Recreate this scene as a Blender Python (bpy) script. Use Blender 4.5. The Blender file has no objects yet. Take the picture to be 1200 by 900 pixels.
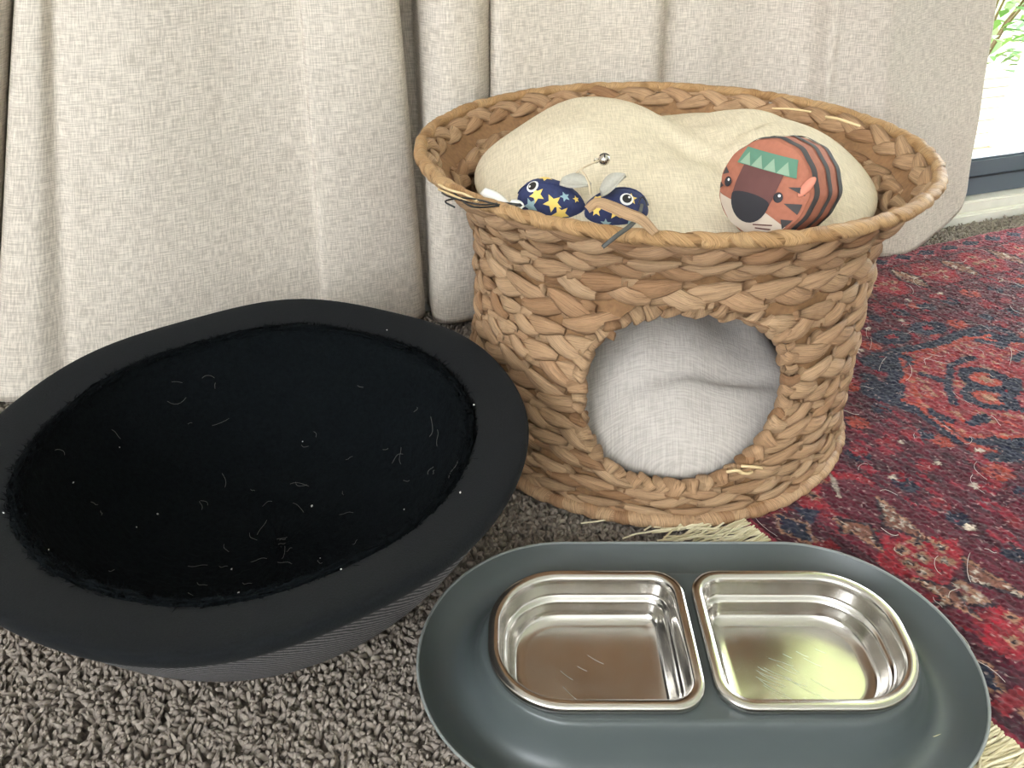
import bpy, bmesh, math, random
import numpy as np
from mathutils import Vector, Matrix

random.seed(7); rng = np.random.default_rng(7)
scene = bpy.context.scene
COL = scene.collection

# ------------------------------------------------------------------ camera
F_PX, PITCH, CAM_H = 930.0, math.radians(33.0), 0.53
cam_d = bpy.data.cameras.new('camera'); cam = bpy.data.objects.new('camera', cam_d); COL.objects.link(cam)
cam.location = (0, 0, CAM_H); cam.rotation_euler = (math.pi/2 - PITCH, 0, 0)
cam_d.sensor_fit = 'HORIZONTAL'; cam_d.sensor_width = 36; cam_d.lens = 36*F_PX/1200
cam_d.clip_start = 0.01
scene.camera = cam
scene.view_settings.view_transform = 'Standard'; scene.view_settings.look = 'None'
scene.view_settings.gamma = 1; scene.view_settings.use_curve_mapping = False
scene.view_settings.exposure = -0.47

# wall frame: s runs along the curtain wall, d into the room
WO = np.array([.797, 1.361]); WA = math.radians(20)
WU = np.array([math.cos(WA), math.sin(WA)]); WN = np.array([math.sin(WA), -math.cos(WA)])
def W(s, d, z): p = WO + WU*s + WN*d; return (float(p[0]), float(p[1]), float(z))

# ------------------------------------------------------------------ world + window light
world = bpy.data.worlds.new('sky'); scene.world = world; world.use_nodes = True
nt = world.node_tree; bgn = nt.nodes['Background']
bgn.inputs[0].default_value = (.86, .93, 1, 1); bgn.inputs[1].default_value = 18.0
def area(name, s, d, z, size, size_y, energy, direction, color=(1, 1, 1)):
    l = bpy.data.lights.new(name, 'AREA'); l.shape = 'RECTANGLE'; l.size = size; l.size_y = size_y
    l.energy = energy; l.color = color
    o = bpy.data.objects.new(name, l); COL.objects.link(o); o.location = W(s, d, z)
    o.rotation_euler = Vector(direction).to_track_quat('-Z', 'Z').to_euler()
    return o
toroom = Vector((WN[0], WN[1], 0)); tos = Vector((WU[0], WU[1], 0))
area('window_daylight', -2.86, 2.45, 1.50, 1.9, 1.35, 40, tos - toroom*.35 + Vector((0, 0, -.22)), (1, .985, .96))

# ------------------------------------------------------------------ helpers
cp, sp = math.cos(PITCH), math.sin(PITCH)
CAMF = np.array([0, cp, -sp]); CAMU = np.array([0, sp, cp]); CAMR = np.array([1., 0, 0]); CAMC = np.array([0, 0, CAM_H])
def ray(x, y): return CAMF*F_PX + CAMR*(x-600) - CAMU*(y-450)
def G(x, y, z=0.0):
    d = ray(x, y); return CAMC + d*((z-CAM_H)/d[2])
def on_wall_plane(x, y, dd):
    d = ray(x, y); t = (dd - (CAMC[:2]-WO)@WN)/(d[:2]@WN); return CAMC + d*t
def floor_on_plane(x, dd, z):          # the point at depth dd, height z, seen in column x
    q = CAMR - CAMF*(x-600)/F_PX
    base = np.array(W(0, dd, z)) - CAMC; u = np.array([WU[0], WU[1], 0])
    return CAMC + base - u*((base@q)/(u@q))

def mesh_np(name, V, Fc, uv=None, col=None, smooth=True):
    """V (n,3); Fc (m,k) int array or list of lists"""
    me = bpy.data.meshes.new(name)
    V = np.asarray(V, dtype=np.float32)
    if isinstance(Fc, np.ndarray):
        m, k = Fc.shape
        me.vertices.add(len(V)); me.vertices.foreach_set('co', V.ravel())
        me.loops.add(m*k); me.loops.foreach_set('vertex_index', Fc.astype(np.int32).ravel())
        me.polygons.add(m); me.polygons.foreach_set('loop_start', np.arange(0, m*k, k, dtype=np.int32))
        me.update(calc_edges=True)
    else:
        me.from_pydata(V.tolist(), [], [list(map(int, f)) for f in Fc])
    if smooth: me.polygons.foreach_set('use_smooth', np.ones(len(me.polygons), dtype=bool))
    if uv is not None:
        uv = np.asarray(uv, dtype=np.float32)
        li = np.empty(len(me.loops), dtype=np.int32); me.loops.foreach_get('vertex_index', li)
        l = me.uv_layers.new(name='UVMap'); l.data.foreach_set('uv', uv[li].ravel())
    if col is not None:
        a = me.color_attributes.new('Col', 'FLOAT_COLOR', 'POINT')
        c = np.ones((len(V), 4), dtype=np.float32); c[:, :3] = col; a.data.foreach_set('color', c.ravel())
    me.validate(); me.update()
    return me
def add(name, me, mat=None, parent=None, label=None, cat=None, group=None, kind=None, loc=None):
    o = bpy.data.objects.new(name, me); COL.objects.link(o)
    if mat is not None and not me.materials: me.materials.append(mat)
    if parent is not None: o.parent = parent
    if loc is not None: o.location = loc
    tag(o, label, cat, group, kind); return o
def tag(o, label=None, cat=None, group=None, kind=None):
    for k, v in (('label', label), ('category', cat), ('group', group), ('kind', kind)):
        if v: o[k] = v
    return o
def empty(name, loc, label=None, cat=None, group=None, rot=None):
    o = bpy.data.objects.new(name, None); COL.objects.link(o); o.location = loc; o.empty_display_size = .03
    if rot is not None: o.rotation_euler = rot
    return tag(o, label, cat, group)
def grid_faces(nu, nv, close_u=False, close_v=False):
    i = np.arange(nu if close_u else nu-1); j = np.arange(nv if close_v else nv-1)
    I, J = np.meshgrid(i, j, indexing='ij'); I1 = (I+1) % nu; J1 = (J+1) % nv
    return np.stack([I*nv+J, I1*nv+J, I1*nv+J1, I*nv+J1], -1).reshape(-1, 4)
def revolve(prof, n=96):
    prof = np.asarray(prof, float); th = np.linspace(0, 2*math.pi, n, endpoint=False)
    V = np.stack([np.outer(np.cos(th), prof[:, 0]), np.outer(np.sin(th), prof[:, 0]), np.tile(prof[:, 1], (n, 1))], -1)
    return V.reshape(-1, 3), grid_faces(n, len(prof), close_u=True)
def smooth_prof(pts, n):
    """Catmull-Rom through control points"""
    P = np.asarray(pts, float); P = np.vstack([2*P[0]-P[1], P, 2*P[-1]-P[-2]])
    out = []
    for i in range(1, len(P)-2):
        for t in np.linspace(0, 1, n, endpoint=False):
            a, b, c, d = P[i-1:i+3]
            out.append(.5*((2*b)+(-a+c)*t+(2*a-5*b+4*c-d)*t*t+(-a+3*b-3*c+d)*t**3))
    out.append(P[-2]); return np.array(out)
def tube(path, rad, k=6, cap=True):
    P = np.asarray(path, float); n = len(P); rad = np.broadcast_to(np.asarray(rad, float), (n,))
    T = np.gradient(P, axis=0); T /= np.linalg.norm(T, axis=1, keepdims=True)+1e-12
    up = np.array([0, 0, 1.]) if abs(T[0][2]) < .9 else np.array([1., 0, 0])
    A = []; a = np.cross(T[0], up); a /= np.linalg.norm(a)
    for i in range(n):
        a = a - T[i]*(a@T[i]); a /= np.linalg.norm(a)+1e-12; A.append(a)
    A = np.array(A); B = np.cross(T, A)
    ph = np.linspace(0, 2*math.pi, k, endpoint=False)
    V = P[:, None, :] + rad[:, None, None]*(np.cos(ph)[None, :, None]*A[:, None, :]+np.sin(ph)[None, :, None]*B[:, None, :])
    Fc = grid_faces(n, k, close_v=True)
    return V.reshape(-1, 3), Fc
def merge(parts):
    Vs, Fs, o = [], [], 0
    for V, Fc in parts:
        Vs.append(np.asarray(V)); Fs.append(np.asarray(Fc)+o); o += len(V)
    return np.vstack(Vs), np.vstack(Fs)
def box(name, lo, hi, mat, parent=None, wall=True, bevel=0, **kw):
    """box in wall coordinates (s,d,z)"""
    bm = bmesh.new(); bmesh.ops.create_cube(bm, size=1)
    c = [(a+b)/2 for a, b in zip(lo, hi)]; e = [b-a for a, b in zip(lo, hi)]
    for v in bm.verts: v.co = Vector((v.co.x*e[0], v.co.y*e[1], v.co.z*e[2]))
    if bevel: bmesh.ops.bevel(bm, geom=bm.edges[:], offset=bevel, segments=2, affect='EDGES')
    me = bpy.data.meshes.new(name); bm.to_mesh(me); bm.free()
    o = add(name, me, mat, parent, **kw)
    if wall:
        o.location = W(*c); o.rotation_euler = (0, 0, math.atan2(-WN[1], -WN[0])-math.pi/2)
    else: o.location = c
    return o

# ------------------------------------------------------------------ materials
def lin(c):
    return tuple(((x/255)/12.92 if x/255 <= .04045 else ((x/255+.055)/1.055)**2.4) for x in c)
class Mat:
    def __init__(s, name, color=(.5, .5, .5), rough=.6, metal=0, **kw):
        s.m = bpy.data.materials.new(name); s.m.use_nodes = True; s.t = s.m.node_tree
        s.b = s.t.nodes['Principled BSDF']; s.o = s.t.nodes['Material Output']
        s.set('Base Color', (*color, 1)); s.set('Roughness', rough); s.set('Metallic', metal)
        for k, v in kw.items(): s.set(k.replace('_', ' '), v)
    def set(s, k, v): s.b.inputs[k].default_value = v
    def n(s, typ, **kw):
        nd = s.t.nodes.new(typ)
        for k, v in kw.items():
            if k.startswith('i_'): nd.inputs[k[2:].replace('_', ' ')].default_value = v
            else: setattr(nd, k, v)
        return nd
    def l(s, a, b): s.t.links.new(a, b)
    def coords(s, kind='Object', scale=(1, 1, 1), rot=(0, 0, 0)):
        tc = s.n('ShaderNodeTexCoord'); mp = s.n('ShaderNodeMapping'); mp.inputs['Scale'].default_value = scale
        mp.inputs['Rotation'].default_value = rot; s.l(tc.outputs[kind], mp.inputs[0]); return mp.outputs[0]
    def noise(s, vec, scale, detail=3, rough=.5):
        nd = s.n('ShaderNodeTexNoise'); nd.inputs['Scale'].default_value = scale; nd.inputs['Detail'].default_value = detail
        nd.inputs['Roughness'].default_value = rough
        if vec is not None: s.l(vec, nd.inputs['Vector'])
        return nd.outputs[0]
    def ramp(s, fac, stops):
        r = s.n('ShaderNodeValToRGB'); e = r.color_ramp.elements
        while len(e) < len(stops): e.new(.5)
        for el, (p, c) in zip(e, stops): el.position = p; el.color = (*c, 1)
        s.l(fac, r.inputs[0]); return r.outputs[0]
    def mix(s, fac, a, b, mode='MIX'):
        m = s.n('ShaderNodeMix', data_type='RGBA', blend_type=mode)
        for sock, v in ((m.inputs[0], fac), (m.inputs[6], a), (m.inputs[7], b)):
            if hasattr(v, 'is_linked'): s.l(v, sock)
            elif isinstance(v, (int, float)): sock.default_value = v
            else: sock.default_value = (*v, 1)
        return m.outputs[2]
    def math(s, op, a, b=0.):
        m = s.n('ShaderNodeMath', operation=op)
        for sock, v in ((m.inputs[0], a), (m.inputs[1], b)):
            if hasattr(v, 'is_linked'): s.l(v, sock)
            else: sock.default_value = v
        return m.outputs[0]
    def color(s, sock): s.l(sock, s.b.inputs['Base Color'])
    def bump(s, h, strength=.3, dist=.002):
        b = s.n('ShaderNodeBump'); b.inputs['Strength'].default_value = strength; b.inputs['Distance'].default_value = dist
        s.l(h, b.inputs['Height']); s.l(b.outputs[0], s.b.inputs['Normal'])

def m_plain(name, srgb, rough=.7, var=.12, scale=60, **kw):
    c = np.array(lin(srgb)); M = Mat(name, tuple(c), rough, **kw)
    h = M.noise(M.coords('Object'), scale, 4)
    M.color(M.ramp(h, [(.3, tuple(c*(1-var))), (.7, tuple(np.minimum(c*(1+var), 1)))])); M.bump(h, .15, .001)
    return M.m

def m_fibre(name, base, alt, dark):
    M = Mat(name, rough=.55)
    v = M.coords('UV', (1.8, 46, 1)); st = M.noise(v, 1.0, 5, .7)
    oi = M.n('ShaderNodeObjectInfo'); geo = M.n('ShaderNodeNewGeometry')
    r = M.math('FRACT', M.math('ADD', M.math('MULTIPLY', oi.outputs['Random'], 7.13), geo.outputs['Random Per Island']))
    c1 = M.ramp(r, [(0, dark), (.18, base), (.7, alt), (1, base)])
    c2 = M.ramp(st, [(.34, (.40, .34, .29)), (.47, (.88, .85, .82)), (.70, (1.16, 1.14, 1.10))])
    col = M.mix(1.0, c1, c2, 'MULTIPLY')
    blot = M.noise(M.coords('UV', (3, 1.5, 1)), 1.3, 3)
    col = M.mix(M.math('MULTIPLY', M.ramp(blot, [(.58, (0, 0, 0)), (.75, (1, 1, 1))]), .45), col, lin((140, 98, 62)))
    M.color(col); M.bump(st, .9, .0026)
    M.set('Specular IOR Level', .35)
    return M.m
M_FIBRE = m_fibre('water_hyacinth', lin((194, 156, 120)), lin((208, 174, 138)), lin((168, 127, 92)))
M_RIMF = m_fibre('rim_fibre', lin((192, 152, 106)), lin((200, 164, 120)), lin((170, 130, 88)))
M_LINER = m_plain('liner_fibre', (140, 104, 70), .8, .2, 200)

def m_linen(name, c_light, c_dark, transl=.18):
    M = Mat(name, rough=.9); M.set('Specular IOR Level', .15)
    a = M.noise(M.coords('UV', (60, 900, 1)), 1.0, 3, .6); b = M.noise(M.coords('UV', (900, 60, 1)), 1.0, 3, .6)
    wv = M.math('MULTIPLY', M.math('ADD', a, b), .5)
    M.color(M.ramp(wv, [(.42, c_dark), (.5, tuple((np.array(c_dark)+np.array(c_light))/2)), (.58, c_light)])); M.bump(wv, .5, .0012)
    if transl:
        tr = M.n('ShaderNodeBsdfTranslucent'); tr.inputs[0].default_value = (*c_light, 1)
        ms = M.n('ShaderNodeMixShader'); ms.inputs[0].default_value = transl
        M.l(M.b.outputs[0], ms.inputs[1]); M.l(tr.outputs[0], ms.inputs[2]); M.l(ms.outputs[0], M.o.inputs[0])
    return M.m
M_CURTAIN = m_linen('curtain_linen', lin((240, 230, 217)), lin((192, 181, 167)), .12)
M_CUSH = m_linen('cushion_linen', lin((222, 209, 184)), lin((198, 185, 160)), 0)
M_CUSHL = m_linen('lower_cushion_linen', lin((196, 188, 180)), lin((174, 166, 158)), 0)

def m_island(name, stops, rough=.9, **kw):
    M = Mat(name, rough=rough, **kw); geo = M.n('ShaderNodeNewGeometry')
    M.color(M.ramp(geo.outputs['Random Per Island'], stops)); return M.m
M_TUFT = m_island('carpet_pile', [(0, lin((128, 117, 107))), (.4, lin((136, 125, 115))), (.75, lin((145, 134, 123))), (1, lin((153, 142, 131)))])
M_CARPET = m_plain('carpet_base', (120, 110, 100), .95, .2, 180)
M_WHITE = m_plain('white_paint', (232, 230, 225), .6, .03)
M_CEIL = m_plain('ceiling_paint', (240, 238, 233), .7, .02)
M_SILL = m_plain('cream_sill', (236, 232, 220), .5, .03)
M_FRAME = Mat('dark_door_frame', lin((92, 102, 112)), .4).m
Mg = Mat('door_glass'); tb = Mg.n('ShaderNodeBsdfTransparent'); gb = Mg.n('ShaderNodeBsdfGlossy'); gb.inputs['Roughness'].default_value = .02
ms = Mg.n('ShaderNodeMixShader'); ms.inputs[0].default_value = .05; Mg.l(tb.outputs[0], ms.inputs[1]); Mg.l(gb.outputs[0], ms.inputs[2]); Mg.l(ms.outputs[0], Mg.o.inputs[0])
M_GLASS = Mg.m

# ================================================================== ROOM
S0, S1, D1, ZC = -2.9, 3.0, 3.6, 2.4
DS0, DS1, DZ = -.12, 1.75, 2.08           # sliding-door opening
ZF = -.010
add('floor', mesh_np('floor', [W(S0, D1, ZF), W(S1, D1, ZF), W(S1, -.02, ZF), W(S0, -.02, ZF)], [[0, 1, 2, 3]], smooth=False), M_CARPET, kind='structure')
box('ceiling', (S0, -.1, ZC), (S1, D1, ZC+.05), M_CEIL, kind='structure')
def wall_with_hole(name, horizontal, fixed, thick, a0, a1, h0, h1, z0, z1):
    """wall panel assembled of four slabs around an opening, joined into one mesh"""
    bm = bmesh.new()
    for (p0, p1, q0, q1) in ((a0, h0, ZF, ZC), (h1, a1, ZF, ZC), (h0, h1, ZF, z0), (h0, h1, z1, ZC)):
        if p1-p0 < 1e-4 or q1-q0 < 1e-4: continue
        vs = []
        for k in (0, thick):
            for (p, q) in ((p0, q0), (p1, q0), (p1, q1), (p0, q1)):
                vs.append(bm.verts.new(W(p, fixed+k, q) if horizontal else W(fixed+k, p, q)))
        for f in ((0, 1, 2, 3), (7, 6, 5, 4), (0, 4, 5, 1), (1, 5, 6, 2), (2, 6, 7, 3), (3, 7, 4, 0)): bm.faces.new([vs[i] for i in f])
    bmesh.ops.recalc_face_normals(bm, faces=bm.faces)
    me = bpy.data.meshes.new(name); bm.to_mesh(me); bm.free()
    return add(name, me, M_WHITE, kind='structure')
wall_with_hole('wall_back', True, -.10, .10, S0, S1, DS0, DS1, ZF, DZ)
box('wall_front', (S0-.1, D1, ZF), (S1+.1, D1+.1, ZC), M_WHITE, kind='structure')
wall_with_hole('wall_left', False, S0-.1, .10, -.1, D1+.1, 1.45, 3.45, .8, 2.2)
box('wall_right', (S1, -.1, ZF), (S1+.1, D1+.1, ZC), M_WHITE, kind='structure')
# sliding door: sill track, dark rails and stiles, pane
door = box('door_1', (DS0, -.075, .0), (DS1, .0, .030), M_SILL, bevel=.003, kind='structure', label='cream sill track of the sliding glass door')
def door_part(nm, lo, hi, mat, bevel=.003):
    o = box(nm, lo, hi, mat, bevel=bevel); o.parent = door
    o.matrix_parent_inverse = (Matrix.Translation(door.location) @ Matrix.Rotation(door.rotation_euler.z, 4, 'Z')).inverted(); return o
door_part('sill_lip', (DS0, .001, -.008), (DS1, .014, .012), M_SILL)
door_part('bottom_rail', (DS0, -.065, .0305), (DS1, -.02, .100), M_FRAME, .004)
door_part('rail_groove', (DS0, -.0195, .066), (DS1, -.0165, .069), Mat('frame_dark_line', lin((38, 44, 52)), .5).m, .0005)
door_part('top_rail', (DS0, -.065, DZ-.07), (DS1, -.02, DZ), M_FRAME)
door_part('stile', (DS0, -.065, .101), (DS0+.05, -.02, DZ-.071), M_FRAME)
door_part('stile', (DS1-.05, -.065, .101), (DS1, -.02, DZ-.071), M_FRAME)
door_part('pane', (DS0+.051, -.046, .101), (DS1-.051, -.040, DZ-.071), M_GLASS, .0)

# ------------------------------------------------------------------ outside: deck, planter, shrub
M_DECK = m_plain('deck_wood', (190, 176, 158), .7, .2, 20)
deck = empty('deck', W(.8, -.9, -.06)); deck['kind'] = 'structure'
pl = None
for i in range(16):
    if pl is None:
        pl = box('deck_board', (-.9, 0, 0), (2.9, .088, .022), M_DECK, wall=False, bevel=.002); me_b = pl.data
    else: pl = add('deck_board', me_b)
    pl.parent = deck; pl.location = W(.8+.0, -.17-i*.094, -.045)
    pl.location = Vector(pl.location)-Vector(deck.location); pl.rotation_euler = (0, 0, WA)
box('added_sky_blocker', (-1.5, -1.7, 2.42), (3.2, -.101, 2.50), m_plain('sky_blocker_cream', (236, 228, 196), .8, .03), kind='structure')  # unseen slab added to block sky and give the bowl its pale yellow reflection
# ground beyond
M_LAWN = m_plain('lawn', (120, 150, 90), .9, .3, 8)
add('ground', mesh_np('ground', [W(-8, -.1, -.07), W(10, -.1, -.07), W(10, -14, -.07), W(-8, -14, -.07)], [[0, 1, 2, 3]], smooth=False), M_LAWN, kind='structure')
pp = G(1188, 180, -.035)
planter = empty('planter', (pp[0]+.04, pp[1]+.06, -.033), 'tall pale yellow tapered planter standing on the deck outside', 'planter')
V, Fc = revolve(smooth_prof([(.0, 0), (.062, 0), (.068, .01), (.058, .12), (.052, .24), (.056, .262), (.056, .27), (.050, .27), (.046, .25), (.046, .22), (0, .215)], 5), 48)
M_PLANT = m_plain('pale_yellow_ceramic', (226, 214, 150), .5, .05)
add('body', mesh_np('planter_body', V, Fc), M_PLANT, planter)
bm = bmesh.new(); bmesh.ops.create_cube(bm, size=1)
for v in bm.verts: v.co = Vector((v.co.x*.03-.020, v.co.y*.004-.0555, v.co.z*.016+.10))
me = bpy.data.meshes.new('planter_tag'); bm.to_mesh(me); bm.free(); add('tag', me, M_WHITE, planter)
def shrub(loc, r, n, label):
    o = empty('shrub', loc, label, 'shrub')
    parts = []
    for k in range(n):
        a = random.uniform(0, 6.28); rr = r*random.random()**.5; z = random.uniform(.08, 2.2*r)
        c = np.array([rr*math.cos(a), rr*math.sin(a), z]); d = np.array([math.cos(a), math.sin(a), random.uniform(-.3, .8)]); d /= np.linalg.norm(d)
        w = np.cross(d, [0, 0, 1]); w /= np.linalg.norm(w); L = random.uniform(.05, .09); h = L*.2
        up = np.cross(w, d)
        parts.append((np.array([c, c+d*L*.5+w*h+up*.006, c+d*L, c+d*L*.5-w*h+up*.006]), np.array([[0, 1, 2, 3]])))
    V, Fc = merge(parts); f = add('foliage', mesh_np('foliage', V, Fc, smooth=False), m_island('leaf_green', [(0, lin((70, 120, 50))), (1, lin((150, 200, 100)))], .5), o, kind='stuff')
    parts = []
    for k in range(7):
        a = k*.9; parts.append(tube([(0, 0, 0), (.3*r*math.cos(a), .3*r*math.sin(a), r), (.8*r*math.cos(a), .8*r*math.sin(a), 1.9*r)], [.006, .005, .002], 5))
    V, Fc = merge(parts); add('stem', mesh_np('stem', V, Fc), m_plain('stem_brown', (110, 90, 60), .8), o)
q = G(1152, 118, -.07); shrub((q[0]+.02, q[1]+.15, -.07), .20, 420, 'green leafy shrub growing beyond the deck')

# ================================================================== CURTAINS
def curtain(name, ctrl, label, seed):
    """ctrl: (x_top, d_top, x_bot, d_bot, y_bot or None). Tops from row 0, hems from the floor"""
    r = np.random.default_rng(seed)
    T, B = [], []
    for (xt, dt, xb, db, yb) in ctrl:
        T.append(on_wall_plane(xt, 0, dt))
        B.append(floor_on_plane(xb, db, .006) if yb is None else on_wall_plane(xb, yb, db))
    T = smooth_prof(np.array(T), 10); B = smooth_prof(np.array(B), 10)
    zs = np.concatenate([np.linspace(0, 1, 44)])          # hem .. row 0
    n = len(T); P = B[None]*(1-zs[:, None, None]) + T[None]*zs[:, None, None]
    # cloth relaxes: slight belly and wrinkles
    arc = np.concatenate([[0], np.cumsum(np.linalg.norm(np.diff(T[:, :2], axis=0), axis=1))])
    ph = r.uniform(0, 6.28, 6)
    wn3 = np.array([WN[0], WN[1], 0])
    for k in range(3):
        f1, f2 = r.uniform(9, 26), r.uniform(3, 11)
        P += (.0016*np.sin(arc[None]*f1+zs[:, None]*f2+ph[k])*np.sin(zs*3.0+ph[k+3])[:, None])[..., None]*wn3
    up = []
    zt = 2.2
    for t in np.linspace(.06, 1, 26):
        q = T.copy(); q[:, 2] = T[:, 2]*(1-t)+zt*t; up.append(q)
    P = np.concatenate([P, np.array(up)], 0)
    m = len(P)
    V = P.transpose(1, 0, 2).reshape(-1, 3)
    uv = np.stack([np.repeat(arc, m), P.transpose(1, 0, 2)[..., 2].ravel()], -1)
    o = add(name, mesh_np(name, V, grid_faces(n, m), uv), M_CURTAIN, None, label, 'curtain')
    md = o.modifiers.new('cloth', 'SOLIDIFY'); md.thickness = .0012; md.offset = 0
    return o
curtain('curtain', [(-330, .05, -360, .03, None), (-240, .10, -270, .09, None), (-150, .05, -180, .04, None), (-70, .10, -100, .09, None), (-10, .10, -38, .08, None),
    (12, .075, -14, .055, None), (17, .055, -8, .04, None), (20, .09, -4, .075, None), (45, .098, 40, .09, None), (62, .088, 78, .08, None), (84, .096, 100, .087, None),
    (150, .104, 170, .092, None), (215, .096, 240, .085, None), (275, .084, 300, .075, None), (345, .080, 375, .065, None), (356, .094, 390, .068, None),
    (400, .104, 430, .068, None), (440, .104, 470, .060, None), (460, .098, 490, .052, None), (466, .085, 497, .042, None), (466, .060, 498, .03, None), (458, .042, 488, .026, None)],
    'wide linen curtain panel hanging behind the round black bed', 3)
curtain('curtain', [(455, .006, 470, .004, None), (470, .008, 490, .006, None), (482, .012, 502, .010, None), (487, .034, 506, .034, None), (493, .056, 510, .060, None), (520, .084, 525, .075, None), (548, .082, 552, .075, None),
    (563, .070, 566, .062, None), (571, .045, 570, .04, None), (574, .040, 572, .035, None), (576, .050, 575, .045, None), (590, .060, 590, .052, None), (640, .056, 640, .048, None), (700, .054, 690, .048, None),
    (745, .062, 730, .05, None), (770, .064, 757, .052, None), (778, .050, 766, .045, None), (784, .028, 772, .03, None), (830, .034, 815, .034, None), (890, .034, 870, .034, None), (945, .056, 915, .048, None),
    (978, .100, 945, .075, None), (992, .104, 955, .078, None), (1015, .108, 985, .085, None), (1042, .112, 1015, .093, None), (1050, .108, 1030, .094, 301), (1054, .098, 1050, .092, 300), (1085, .066, 1068, .086, 294), (1125, .040, 1098, .060, 272), (1152, .026, 1124, .040, 248), (1168, .016, 1133, .028, 226)],
    'linen curtain panel behind the wicker basket, ending at the glass door', 5)

# ================================================================== CARPET PILE
def tufts(centers, h, rad, seed):
    r = np.random.default_rng(seed); N = len(centers); k = 5
    ang = r.uniform(0, 2*math.pi, N); lean = r.uniform(.3, 1.1, N)*h
    hh = h*(r.uniform(.86, 1.06, N)+.07*np.sin(centers[:, 0]*90+2*np.sin(centers[:, 1]*70))*np.sin(centers[:, 1]*110)); rr = rad*r.uniform(.75, 1.3, N)
    lx, ly = np.cos(ang)*lean, np.sin(ang)*lean
    ph = np.linspace(0, 2*math.pi, k, endpoint=False)[None]+r.uniform(0, 6.28, N)[:, None]
    rings = []
    for (t, w) in ((0, .75), (.5, 1.0), (.85, .8)):
        cx = centers[:, 0]+lx*t*t; cy = centers[:, 1]+ly*t*t; cz = ZF+hh*t*(1-.15*t)
        rings.append(np.stack([cx[:, None]+np.cos(ph)*rr[:, None]*w, cy[:, None]+np.sin(ph)*rr[:, None]*w, np.repeat(cz[:, None], k, 1)+.15*h*np.sin(ph)*(t > .4)], -1))
    tip = np.stack([centers[:, 0]+lx, centers[:, 1]+ly, ZF+hh*.92], -1)[:, None]
    V = np.concatenate(rings+[tip], 1)                      # N,16,3
    quads = np.array([[a*k+i, a*k+(i+1) % k, (a+1)*k+(i+1) % k, (a+1)*k+i] for a in range(2) for i in range(k)])
    tris = np.array([[2*k+i, 2*k+(i+1) % k, 15, 15] for i in range(k)])
    base = np.arange(N)[:, None, None]*16
    T1 = np.concatenate([quads[:, [0, 1, 2]], quads[:, [0, 2, 3]], tris[:, :3]])
    return V.reshape(-1, 3), (base+T1[None]).reshape(-1, 3)
BED_C, BED_R, BED_Z = np.array([-.2045, .511]), .2175, .155
BAS_C = np.array([.155, .784])
RK = np.array([.0006, .9473]); RA = np.array([.9215, .3884]); RB = np.array([.5053, -.8629])
RINV = np.linalg.inv(np.c_[RA, RB])
def carpet_pts(x0, x1, y0, y1, sp, seed):
    r = np.random.default_rng(seed)
    X, Y = np.meshgrid(np.arange(x0, x1, sp), np.arange(y0, y1, sp)); p = np.stack([X.ravel(), Y.ravel()], -1)
    p = p+r.uniform(-.5, .5, p.shape)*sp
    rc = (p-RK)@RINV.T
    keep = ~((rc[:, 0] > -.002) & (rc[:, 1] > -.002))
    keep &= (p-WO)@WN > .02
    keep &= np.hypot(*(p-BAS_C).T) > .19
    keep &= np.hypot(*(p-BED_C).T) > .105
    keep &= ~((np.abs(p[:, 0]-.14) < .08) & (np.abs(p[:, 1]-.398) < .07))
    return p[keep]
pts = np.vstack([carpet_pts(-.62, .24, .22, .66, .0041, 1), carpet_pts(-.75, .1, .66, 1.1, .0065, 2), carpet_pts(.35, 1.45, 1.0, 1.75, .0062, 4)])
V, Fc = tufts(pts, .0108, .0020, 3)
add('carpet', mesh_np('carpet', V, Fc), M_TUFT, None, 'grey beige plush carpet pile covering the floor', 'carpet', kind='stuff')

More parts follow.
